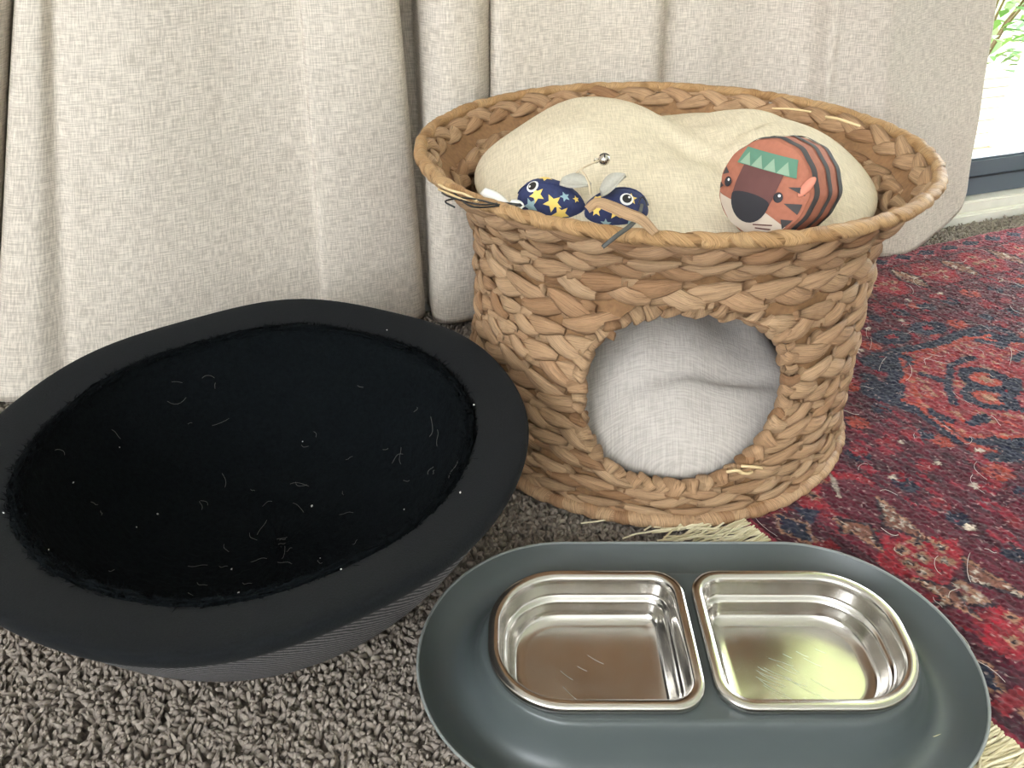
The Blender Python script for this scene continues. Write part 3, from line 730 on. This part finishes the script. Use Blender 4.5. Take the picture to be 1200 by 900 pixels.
binding('base_binding', .2195, .0075, .0075, 84, 0, .3, .9, 1.06, 4, M_FIBRE)
# loose ends sticking out of the weave
M_STRAW = m_plain('pale_straw', (222, 196, 150), .6, .1)
def loose(points, rad):
    P = smooth_prof(np.array(points)-np.array([BAS_C[0], BAS_C[1], 0]), 5); V, Fc = tube(P, np.linspace(rad, rad*.5, len(P)), 5)
    V = V.copy(); add('loose_strand', mesh_np('loose_strand', V, Fc), M_STRAW, basket)

# ================================================================== CUSHIONS
def pillow(name, n_r, n_t, rad, fun_top, fun_bot, mat, label, loc, seed):
    """closed pillow: fun(x, y, rho) -> z for the upper and the lower sheet"""
    th = np.linspace(0, 2*math.pi, n_t, endpoint=False); V, uv = [], []
    rhos = np.sin(np.linspace(0.012, math.pi/2, n_r))
    for side in (0, 1):
        rs = rhos if side == 0 else rhos[::-1][1:]
        for q in rs:
            for t in th:
                R = rad(t); x, y = R*q*math.cos(t), R*q*math.sin(t)
                z = fun_top(x, y, q) if side == 0 else fun_bot(x, y, q)
                V.append((x, y, z)); uv.append((x+(3 if side else 0), y))
    n = 2*n_r-1; FF = [list(f) for f in grid_faces(n, n_t, close_v=True)]+[list(range(n_t)), [(n-1)*n_t+j for j in range(n_t)][::-1]]
    return add(name, mesh_np(name, np.array(V), FF, np.array(uv)), mat, None, label, 'cushion', loc=loc)
def g2(x, y, cx, cy, sx, sy, rot=0):
    c, s = math.cos(rot), math.sin(rot); u, v = (x-cx)*c+(y-cy)*s, -(x-cx)*s+(y-cy)*c
    return math.exp(-(u/sx)**2-(v/sy)**2)
def top_up(x, y, q):
    edge = (max(0, 1-q**3.2))**.5
    z = .2655 + edge*(.024 + .044*g2(x, y, -.085, .055, .105, .12) + .034*g2(x, y, .11, .02, .10, .12) - .014*g2(x, y, .015, .05, .03, .14, .25) + .005*g2(x, y, .06, -.03, .010, .07, -.9) - .004*g2(x, y, .075, .0, .010, .08, -.7) + .004*g2(x, y, .05, .07, .012, .06, 1.2) - .004*g2(x, y, -.01, .0, .012, .07, .6))
    z += edge*(.0022*math.sin(34*x+20*y+2*math.sin(18*y)) + .0016*math.sin(60*y-30*x+1.5*math.sin(25*x)) + .004*g2(x, y, .03, -.02, .012, .10, .9) - .004*g2(x, y, .05, .03, .010, .07, .7)-.003*g2(x, y, -.02, -.06, .012, .08, -1.0))
    return z
def top_dn(x, y, q): return .2655-.024*(max(0, 1-q**4))**.5
pillow('cushion', 34, 110, lambda t: .198+.002*math.sin(3*t+1)+.001*math.sin(5*t)+.002*max(0, math.cos(t)), top_up, top_dn, M_CUSH, 'cream linen cushion on the upper level of the basket, under the toys', (BAS_C[0]+.003, BAS_C[1]+.005, 0), 1)
def low_up(x, y, q):
    edge = (max(0, 1-q**2.6))**.5
    z = .040+edge*(.084+.056*g2(x, y, -.05, .02, .12, .12)+.022*g2(x, y, -.05, -.06, .09, .09))
    z += edge*(-.020*g2(x, y, .105, -.02, .012, .08, .35)+.012*g2(x, y, .075, -.02, .02, .08, .3)+.004*math.sin(40*x+25*y+2*math.sin(20*y))+.0025*math.sin(75*x-50*y+2*math.sin(30*x))-.010*g2(x, y, .03, -.13, .10, .008, .15)+.006*g2(x, y, .04, -.145, .10, .010, .2)-.012*g2(x, y, .02, .03, .06, .010, -.5)+.010*g2(x, y, .02, .05, .06, .014, -.5)+.008*g2(x, y, .06, -.09, .012, .05, -.7))
    return z
def low_dn(x, y, q): return .040-.028*(max(0, 1-q**3))**.5
pillow('cushion', 34, 120, lambda t: .191+.003*math.sin(3*t)+.002*math.sin(7*t), low_up, low_dn, M_CUSHL, 'pale linen cushion filling the lower den behind the round doorway', (BAS_C[0]+.009, BAS_C[1]+.003, 0), 2)
def cushion_z(wx, wy):
    x, y = wx-BAS_C[0]-.002, wy-BAS_C[1]-.006; q = min(.999, math.hypot(x, y)/.202); return top_up(x, y, q)

# ================================================================== TOYS
M_NAVY = m_plain('navy_cotton', (44, 52, 90), .85, .15, 300)
M_STARY = m_plain('yellow_star_print', (232, 200, 108), .85, .05)
M_STARB = m_plain('pale_blue_star_print', (150, 178, 186), .85, .05)
M_FELTG = m_plain('grey_felt', (176, 172, 160), .95, .08, 400)
M_BLACK = Mat('toy_black', lin((22, 20, 20)), .4).m
M_WHT = Mat('toy_white', lin((235, 233, 228)), .5).m
M_CORD = m_plain('beige_cord', (206, 188, 158), .8)
M_STEELB = Mat('bell_metal', lin((200, 196, 188)), .25, 1).m
M_TAIL = m_plain('black_tape', (76, 76, 72), .7)
def ellipsoid(ax, nu=28, nv=16, taper=0.):
    V = []
    for i in range(nu):
        for j in range(nv):
            a = 2*math.pi*i/nu; b = -math.pi/2+.02+(math.pi-.04)*j/(nv-1)
            x = math.sin(b); k = 1-taper*(x*.5+.5)
            V.append((ax[0]*x, ax[1]*math.cos(b)*math.cos(a)*k, ax[2]*math.cos(b)*math.sin(a)*k))
    return np.array(V), grid_faces(nu, nv, close_u=True)
def on_ell(ax, taper, lon, lat, off=0.):
    """lat along x axis, lon round it"""
    x = math.sin(lat); k = 1-taper*(x*.5+.5)
    p = np.array([ax[0]*x, ax[1]*math.cos(lat)*math.cos(lon)*k, ax[2]*math.cos(lat)*math.sin(lon)*k]); n = p/np.array(ax)**2; n /= np.linalg.norm(n); return p+n*off, n
def decal(ax, taper, lon, lat, outline, size, off=.0006):
    """closed outline (unit polygon) laid onto the ellipsoid"""
    p0, n0 = on_ell(ax, taper, lon, lat); V = []
    for k in (0, .55, 1.0):
        for (u, v) in outline:
            V.append(on_ell(ax, taper, lon+k*u*size/(ax[1]*max(.25, math.cos(lat))), lat+k*v*size/ax[0], off)[0])
    m = len(outline); Fc = [[m+i, m+(i+1) % m, 2*m+(i+1) % m, 2*m+i] for i in range(m)]+[[i+m for i in range(m)][::-1]]
    V = np.array(V); ob_f = Fc; return V, ob_f
STAR = [((1 if i % 2 == 0 else .45)*math.cos(i*math.pi/5), (1 if i % 2 == 0 else .45)*math.sin(i*math.pi/5)) for i in range(10)]
CIRC = [(math.cos(i*math.pi/8), math.sin(i*math.pi/8)) for i in range(16)]
def mouse(loc, ax, rot, label, eye, stars, ear, seed):
    root = empty('mouse_toy', loc, label, 'cat toy', rot=rot); tp = .25
    V, Fc = ellipsoid(ax, taper=tp); body = add('body', mesh_np('mouse_body', V, Fc), M_NAVY, root)
    for (lon, lat, size, kind) in stars:
        V, Fc = decal(ax, tp, lon, lat, STAR, size); add('star', mesh_np('star', V, Fc), M_STARY if kind else M_STARB, body)
    V, Fc = decal(ax, tp, *eye, CIRC, .0058, .0009); e = add('eye', mesh_np('eye_white', V, Fc), M_WHT, root)
    V, Fc = decal(ax, tp, *eye, CIRC, .0040, .0014); add('pupil', mesh_np('pupil', V, Fc), M_BLACK, e)
    V, Fc = decal(ax, tp, eye[0]+.05, eye[1]-.06, CIRC, .0010, .0019); add('glint', mesh_np('glint', V, Fc), M_WHT, e)
    # seam strip along the back
    P = [on_ell(ax, tp, 1.9, a, .0004)[0] for a in np.linspace(-1.4, 1.4, 16)]; V, Fc = tube(P, .0006, 4); add('seam', mesh_np('seam', V, Fc), M_NAVY, body)
    # folded felt ear
    base, nrm = on_ell(ax, tp, ear[0], ear[1]); d = np.array(ear[2], float); d /= np.linalg.norm(d); w = np.cross(d, nrm); w /= np.linalg.norm(w)
    L_, n = ear[3], 9; V = []
    for i in range(n):
        t = i/(n-1); ww = .0105*math.sin(math.pi*min(1, .12+.86*t))**.8*(1-.15*t)
        for j in range(5):
            q = (j/4-.5)*2; V.append(base+d*L_*t+w*ww*q+nrm*(.002+.0035*q*q+.002*math.sin(t*3)))
    er = add('ear', mesh_np('ear', np.array(V), grid_faces(n, 5)), M_FELTG, root); md = er.modifiers.new('t', 'SOLIDIFY'); md.thickness = .0016
    return root

def local(root, V):
    bpy.context.view_layer.update()
    M4 = np.array((Matrix.Translation(root.location) @ root.rotation_euler.to_matrix().to_4x4()).inverted()); return np.asarray(V)@M4[:3, :3].T+M4[:3, 3]
def px(pts): return np.array([G(x, y, z) for (x, y, z) in pts])
def wtube(root, name, pts, rad, mat, k=5, n=6, label=None):
    P = smooth_prof(px(pts), n); V, Fc = tube(P, rad, k); return add(name, mesh_np(name, local(root, V), Fc), mat, root, label)
def wribbon(root, name, pts, width, mat, n=6, up=(0, -.5, .8), curl=.0006):
    P = smooth_prof(px(pts), n); T = np.gradient(P, axis=0); T /= np.linalg.norm(T, axis=1, keepdims=True)
    N = np.array(up)/np.linalg.norm(up); Wd = np.cross(T, N); Wd /= np.linalg.norm(Wd, axis=1, keepdims=True)
    m = len(P); ww = width*(.55+.45*np.sin(np.linspace(.15, math.pi-.15, m)))
    V = np.stack([P+Wd*(q*ww/2)[:, None]+N*(curl*(1-q*q)) for q in (-1, -.5, 0, .5, 1)], 1).reshape(-1, 3)
    uv = np.stack([np.repeat(np.linspace(0, 1, m), 5), np.tile(np.linspace(0, .3, 5), m)], -1)
    o = add(name, mesh_np(name, local(root, V), grid_faces(m, 5), uv), mat, root); md = o.modifiers.new('t', 'SOLIDIFY'); md.thickness = .0008; return o

ZT = .2855
pA = G(646, 239, ZT)
mA = mouse(tuple(pA), (.0300, .0225, .0240), (0, math.radians(8), math.radians(-10)), 'navy star-print mouse toy with round eye and tangled black strings', (2.15, -.62),
    [(2.55, -.42, .0075, 1), (2.75, .08, .0085, 1), (2.35, .38, .0050, 0), (3.15, .36, .0085, 1), (3.05, -.55, .0075, 0), (2.2, .75, .004, 1), (1.5, -.3, .007, 1), (1.2, .3, .006, 0), (3.9, 0, .008, 1), (.4, -.2, .008, 1), (5, .3, .008, 0)],
    (1.9, .15, (1, -.1, .12), .026), 1)
pB = G(722, 248, ZT)
mB = mouse(tuple(pB), (.0270, .0210, .0220), (math.radians(-6), math.radians(6), math.pi+math.radians(-8)), 'navy star-print mouse toy under a dry leaf, with bell on a cord', (.98, -.36),
    [(1.02, -.50, .0060, 1), (.42, -.02, .0068, 1), (.55, .62, .006, 1), (1.25, .66, .0085, 1), (-.1, .3, .005, 0), (.1, -.5, .006, 0), (2.2, 0, .008, 1), (3, .3, .008, 1), (4.5, 0, .008, 1)],
    (1.25, .38, (-1, .05, .75), .026), 2)
# strings of the left mouse, lying over the rim
for k, pts in enumerate(([(612, 240, .300), (590, 238, .306), (565, 240, .309), (545, 236, .310), (525, 230, .308), (518, 226, .304)], [(612, 241, .300), (585, 240, .307), (560, 234, .310), (540, 232, .309), (522, 236, .308), (533, 243, .305)],
        [(612, 239, .300), (588, 241, .306), (562, 243, .308), (548, 240, .310), (532, 226, .308)])):
    wtube(mA, 'string', pts, .0008, M_BLACK)
wribbon(mA, 'tag', [(566, 224, .302), (580, 233, .300), (596, 244, .297)], .011, M_WHT, up=(-.2, -.6, .7))
wribbon(mA, 'tag', [(598, 238, .300), (606, 241, .299), (612, 245, .298)], .009, M_WHT, up=(-.2, -.6, .7))
# right mouse: tail tape over the rim, cords and bell
wribbon(mB, 'tail', [(752, 240, .305), (748, 254, .306), (737, 266, .309), (722, 277, .3105), (706, 290, .304)], .0030, M_TAIL, up=(0, -.8, .6))
wtube(mB, 'whisker', [(748, 240, .306), (752, 231, .312), (757, 236, .311), (758, 242, .309)], .0006, M_BLACK)
wtube(mB, 'cord', [(672, 206, .310), (680, 199, .318), (688, 194, .320), (700, 189, .322), (704, 188, .322)], .0009, M_CORD)
wtube(mB, 'cord', [(681, 200, .318), (686, 206, .316), (690, 215, .312), (692, 228, .305)], .0009, M_CORD)
bp = G(708, 187, .323)
V, Fc = ellipsoid((.0050, .0050, .0050), 18, 12); bell = add('bell', mesh_np('bell', local(mB, V+bp), Fc), M_STEELB, mB, 'small silver bell')
for aa in (0, math.pi/2):
    P = [bp+.0051*np.array([math.cos(aa)*math.sin(t), math.sin(aa)*math.sin(t)-.0, math.cos(t)]) for t in np.linspace(-.9, .9, 9)]; V, Fc = tube(P, .0006, 4); add('slot', mesh_np('slot', local(mB, V), Fc), M_BLACK, bell)
P = [bp+np.array([-.0065, 0, -.001])+.0018*np.array([math.cos(t), 0, math.sin(t)]) for t in np.linspace(0, 6.28, 12)]; V, Fc = tube(P, .0006, 4); add('loop', mesh_np('bell_loop', local(mB, V), Fc), M_STEELB, bell)
# dry leaves of the basket lying over the toys
wribbon(basket, 'loose_strand', [(688, 246, .308), (700, 238, .313), (717, 243, .314), (735, 251, .314), (752, 258, .314), (768, 274, .309)], .0095, M_FIBRE, up=(0, -.7, .6), curl=.001)
for (ph0, k0, k1, dz) in ((-.95, .93, 1.10, .0), (-.88, .95, 1.16, .004), (-1.02, .92, 1.05, .006)):
    P = []
    for t in np.linspace(0, 1, 5):
        th_, z_ = hole_pt(ph0+.10*t, k0+(k1-k0)*t); P.append(bas_pt(th_, z_+dz*math.sin(3*t), .0085+.004*math.sin(3.1*t)))
    V, Fc = tube(smooth_prof(np.array(P), 4), .0016, 5); add('loose_strand', mesh_np('loose_strand', V, Fc), M_STRAW, basket)
for pts, r in (([(512, 215, .300), (525, 222, .309), (545, 228, .310), (560, 236, .309)], .0012), ([(514, 222, .300), (530, 229, .309), (552, 238, .309)], .0010), ([(905, 127, .309), (930, 128, .312), (950, 131, .309)], .0011), ([(968, 137, .310), (985, 140, .313), (1008, 148, .309)], .0016)):
    wtube(basket, 'loose_strand', pts, r, M_STRAW)

# ---- tiger roll
TG = Mat
M_ORANGE = m_plain('orange_cotton', (164, 102, 80), .85, .08, 300)
M_STRIPE = m_plain('charcoal_stripe', (66, 62, 62), .85, .1)
M_SNOUT = m_plain('brown_snout', (98, 62, 58), .85, .08)
M_NOSE = m_plain('nose_black', (44, 42, 46), .8, .08)
M_MUZ = m_plain('muzzle_grey', (196, 180, 162), .85, .05)
M_GREEN = m_plain('headband_green', (88, 128, 106), .85, .05)
M_GREENL = m_plain('headband_pale', (136, 160, 136), .85, .05)
M_PINK = m_plain('ear_pink', (206, 132, 110), .85, .05)
FR = .0350
tp_ = G(893, 222, .3265)
tiger = empty('tiger_toy', tuple(tp_), 'orange tiger plush roll with dark stripes and green headband', 'cat toy', rot=(math.radians(-12), 0, math.radians(-44)))
def dome(u, v, off=0.):                      # face looks to local -y
    q = min(1, u*u+v*v); return np.array([FR*u, -(.0075*(1-q**1.4)+off), FR*v])
prof = smooth_prof([(.0001, -.0075), (.018, -.0062), (.031, -.0012), (.0350, .0005), (.0362, .002), (.0352, .0042), (.0372, .008), (.0385, .022), (.0388, .036), (.0382, .050), (.0360, .060), (.028, .067), (.014, .0695), (.0001, .070)], 5)
n = 112; th = np.linspace(0, 2*math.pi, n, endpoint=False)
pk = 1+.010*np.sin(th*13)+.008*np.sin(th*7+1)
V = np.stack([np.outer(np.cos(th)*pk, prof[:, 0]), np.tile(prof[:, 1], (n, 1)), np.outer(np.sin(th)*pk*(1-.03*(np.sin(th) < 0)), prof[:, 0])], -1).reshape(-1, 3)
tb_ = add('body', mesh_np('tiger_body', V, grid_faces(n, len(prof), close_u=True)), M_ORANGE, tiger)
for (y0, y1) in ((.0060, .0125), (.026, .033), (.046, .0565)):
    ys = np.linspace(y0, y1, 5); rr = np.interp(ys, prof[5*5:, 1], prof[5*5:, 0])+.0007
    pk2 = pk*(1+.004*np.sin(th*5))
    V = np.stack([np.outer(np.cos(th)*pk2, rr), np.tile(ys, (n, 1))+.0012*np.sin(th*4+y0*300)[:, None], np.outer(np.sin(th)*pk2*(1-.03*(np.sin(th) < 0)), rr)], -1).reshape(-1, 3)
    add('stripe', mesh_np('stripe', V, grid_faces(n, 5, close_u=True)), M_STRIPE, tb_)
# rear hem ring
RO = math.radians(-2)
def face_part(name, outline, mat, off, parent=None, sub=4, label=None):
    out = []
    for i in range(len(outline)):
        a, b = np.array(outline[i]), np.array(outline[(i+1) % len(outline)])
        for t in np.linspace(0, 1, sub, endpoint=False): out.append(a+(b-a)*t)
    out = np.array(out); c = out.mean(0); V = []
    cr, sr = math.cos(RO), math.sin(RO); rings = (0.02, .35, .7, 1.0)
    for k in rings:
        for p in out:
            q = c+(p-c)*k; q = np.array([q[0]*cr-q[1]*sr, q[0]*sr+q[1]*cr]); L_ = np.linalg.norm(q)
            if L_ > .985: q *= .985/L_
            V.append(dome(q[0], q[1], off))
    m = len(out); Fc = [[r*m+i, r*m+(i+1) % m, (r+1)*m+(i+1) % m, (r+1)*m+i] for r in range(len(rings)-1) for i in range(m)]+[list(range(m))[::-1]]
    return add(name, mesh_np(name, np.array(V), Fc), mat, parent or tiger, label)
def ell(cx, cy, rx, ry, a0=0, a1=2*math.pi, n=18): return [(cx+rx*math.cos(a), cy+ry*math.sin(a)) for a in np.linspace(a0, a1, n, endpoint=abs(a1-a0) < 6.2)]
hb = face_part('headband', [(-.58, .78), (.60, .78), (.72, .42), (-.68, .42)], M_GREEN, .0010, sub=8)
for k in range(4):
    x0 = -.46+k*.30; face_part('headband_triangle', [(x0-.14, .44), (x0+.14, .44), (x0, .70)], M_GREENL, .0016, hb)
face_part('snout', [(-.48, .43), (.46, .43), (.42, .05), (.36, -.26), (-.56, -.26), (-.54, .05)], M_SNOUT, .0011, sub=6)
face_part('muzzle', [(-.98, -.32), (-.60, -.36), (-.14, -.40), (.24, -.38), (.50, -.48), (.80, -.62), (.5, -.86), (0, -1), (-.5, -.86), (-.86, -.5)], M_MUZ, .0006, sub=5)
face_part('nose', ell(-.10, -.22, .46, .12, 0, math.pi, 12)+ell(-.10, -.22, .46, .52, math.pi, 2*math.pi, 16)[1:-1], M_NOSE, .0015, sub=2)
for ex, ey in ((-.76, -.02), (.50, -.03)):
    e = face_part('eye', ell(ex, ey, .10, .11), M_NOSE, .0012, sub=1); face_part('glint', ell(ex+.02, ey+.045, .03, .03), M_WHT, .0018, e, sub=1)
for tri in ([(.98, .30), (.62, .22), (.98, .12)], [(.98, -.05), (.64, -.12), (.98, -.30)], [(.90, -.42), (.66, -.46), (.72, -.66)], [(-.98, .28), (-.80, .16), (-.98, .08)], [(-.98, -.08), (-.86, -.14), (-.98, -.24)]):
    face_part('cheek_stripe', tri, M_STRIPE, .0009, sub=4)
for (x0, y0, x1, y1) in ((-.86, -.48, -.70, -.66), (-.80, -.60, -.66, -.74), (.10, -.72, .52, -.62), (.16, -.78, .50, -.72)):
    face_part('whisker', [(x0, y0), (x1, y1), (x1, y1-.03), (x0, y0-.03)], M_SNOUT, .0012, sub=4)
V, Fc = ellipsoid((.0035, .0022, .0095), 14, 10); V = V@np.array(Matrix.Rotation(math.radians(28), 3, 'Y')).T+np.array([.0335, -.0012, .0095]); add('ear', mesh_np('tiger_ear', V, Fc), M_PINK, tiger)

# ================================================================== FEEDING TRAY + BOWLS
TC = np.array([.1395, .3965]); TL, TR = .0935, .1183
M = Mat('gunmetal_plastic', lin((74, 80, 80)), .36); h = M.noise(M.coords('Object'), 900, 2); M.bump(h, .04, .0004)
h2 = M.noise(M.coords('Object', (9, 9, 9)), 1.4, 4); rr_ = M.n('ShaderNodeMapRange'); rr_.inputs[3].default_value = .28; rr_.inputs[4].default_value = .44; M.l(h2, rr_.inputs[0]); M.l(rr_.outputs[0], M.b.inputs['Roughness']); M_TRAY = M.m
def stadium(r, n=40):
    a = np.linspace(-math.pi/2, math.pi/2, n); R_ = np.stack([TL+r*np.cos(a), r*np.sin(a)], -1); return np.vstack([R_, -R_])
tray = empty('feeding_tray', (TC[0], TC[1], 0), 'dark grey oval raised feeding tray holding two steel bowls', 'pet tray')
tprof = smooth_prof([(.060, .0052), (.092, .0056), (.106, .0115), (.1150, .0220), (.1176, .0262), (.1183, .0276), (.1180, .0284), (.1168, .0284), (.1160, .0274), (.1120, .0220), (.1050, .0150), (.0970, .0108), (.0890, .0100), (.0820, .0150), (.0755, .0260), (.0715, .0360), (.0690, .0408), (.0660, .0420)], 6)
V = np.stack([np.c_[stadium(r), np.full(80, z)] for r, z in tprof], 1).reshape(-1, 3)
add('base', mesh_np('tray_base', V, grid_faces(80, len(tprof), close_u=True)), M_TRAY, tray)
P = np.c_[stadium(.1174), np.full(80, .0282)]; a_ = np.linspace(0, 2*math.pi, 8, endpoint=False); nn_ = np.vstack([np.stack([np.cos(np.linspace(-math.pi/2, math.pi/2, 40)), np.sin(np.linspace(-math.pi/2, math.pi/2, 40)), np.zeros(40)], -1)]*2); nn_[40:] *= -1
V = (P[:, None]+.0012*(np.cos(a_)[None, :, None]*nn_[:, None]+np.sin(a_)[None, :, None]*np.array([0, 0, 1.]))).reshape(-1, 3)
add('rim_lip', mesh_np('tray_lip', V, grid_faces(80, 8, True, True)), Mat('highlight_plastic_edge', lin((128, 132, 130)), .35).m, tray)  # same plastic in a lighter colour: the lip's highlight is painted in
def rrect(x0, x1, y0, y1, r_out, r_in, inset, left, n=14):
    """rounded outline; large corners on the outer side"""
    x0, x1, y0, y1 = x0+inset, x1-inset, y0+inset, y1-inset; ro, ri = max(r_out-inset, .004), max(r_in-inset*.75, .006); out = []
    rl, rr2 = (ro, ri) if left else (ri, ro)
    for (cx, cy, r, a0) in ((x1-rr2, y1-rr2, rr2, 0), (x0+rl, y1-rl, rl, math.pi/2), (x0+rl, y0+rl, rl, math.pi), (x1-rr2, y0+rr2, rr2, 1.5*math.pi)):
        for a in np.linspace(a0, a0+math.pi/2, n): out.append((cx+r*math.cos(a), cy+r*math.sin(a)))
    return np.array(out)
BX = [(-.1575, -.0030, True), (.0030, .1575, False)]; BY = (-.0640, .0640)
outer = stadium(.0660)
bm = bmesh.new(); edges = []
def loop(pts, z):
    vs = [bm.verts.new((float(p[0]), float(p[1]), z)) for p in pts]
    for i in range(len(vs)): edges.append(bm.edges.new((vs[i], vs[(i+1) % len(vs)])))
loop(outer, .042)
for (x0, x1, lf) in BX: loop(rrect(x0, x1, *BY, .056, .024, .0025, lf), .042)
bmesh.ops.triangle_fill(bm, use_beauty=True, edges=edges)
bmesh.ops.recalc_face_normals(bm, faces=bm.faces)
me = bpy.data.meshes.new('tray_deck'); bm.to_mesh(me); bm.free(); add('platform', me, M_TRAY, tray)
M = Mat('stainless_steel', (.60, .575, .54), .16, 1); M.set('Anisotropic', .3)
h = M.noise(M.coords('Object', (700, 30, 200)), 1.0, 3); M.bump(h, .03, .0003)
sc = M.noise(M.coords('Object', (40, 40, 40)), 1.5, 3); mr = M.n('ShaderNodeMapRange'); mr.inputs[3].default_value = .12; mr.inputs[4].default_value = .26; M.l(sc, mr.inputs[0]); M.l(mr.outputs[0], M.b.inputs['Roughness']); M_STEEL = M.m
M_SCR = Mat('scratch_bright', (.9, .9, .88), .35, 1).m
bprof = [(.0012, .0425), (.0002, .0440), (.0, .0488), (.0010, .0503), (.0030, .0506), (.0072, .0505), (.0086, .0490), (.0096, .0440), (.0108, .0350), (.0114, .0325), (.0132, .0312), (.0150, .0300), (.0158, .0275), (.0168, .0215), (.0186, .0165), (.0220, .0140), (.0290, .0134)]
for (x0, x1, lf) in BX:
    bc = np.array([(x0+x1)/2, 0]); rings = []
    for (ins, z) in bprof: rings.append(np.c_[rrect(x0, x1, *BY, .056, .024, ins, lf)-bc, np.full(56, z)])
    last = rings[-1].copy()
    for k in (.66, .33, .0005): q = last.copy(); q[:, :2] = last[:, :2].mean(0)+(last[:, :2]-last[:, :2].mean(0))*k; rings.append(q)
    V = np.stack(rings, 1).reshape(-1, 3)
    root = empty('food_bowl', (TC[0]+bc[0], TC[1], 0), 'empty stainless steel bowl with brown reflection, on the black bed side of the tray' if lf else 'empty stainless steel bowl with scratched floor, on the red rug side of the tray', 'bowl')
    nrm_rim = 6
    add('basin', mesh_np('bowl_basin', V, grid_faces(56, len(rings), close_u=True)), M_STEEL, root)
    parts = []
    r = random.Random(3 if lf else 9)
    for k in range(5 if lf else 26):
        cx, cy = r.uniform(-.035, .02), r.uniform(-.03, .015); L_ = r.uniform(.006, .022); a = r.gauss(-.75, .12)
        P = np.array([[cx+L_*t*math.cos(a+.15*t), cy+L_*t*math.sin(a+.15*t), .0135] for t in np.linspace(0, 1, 5)]); parts.append(tube(P, .00013, 3))
    V, Fc = merge(parts); add('scratches', mesh_np('scratches', V, Fc), M_SCR, root, kind='stuff')
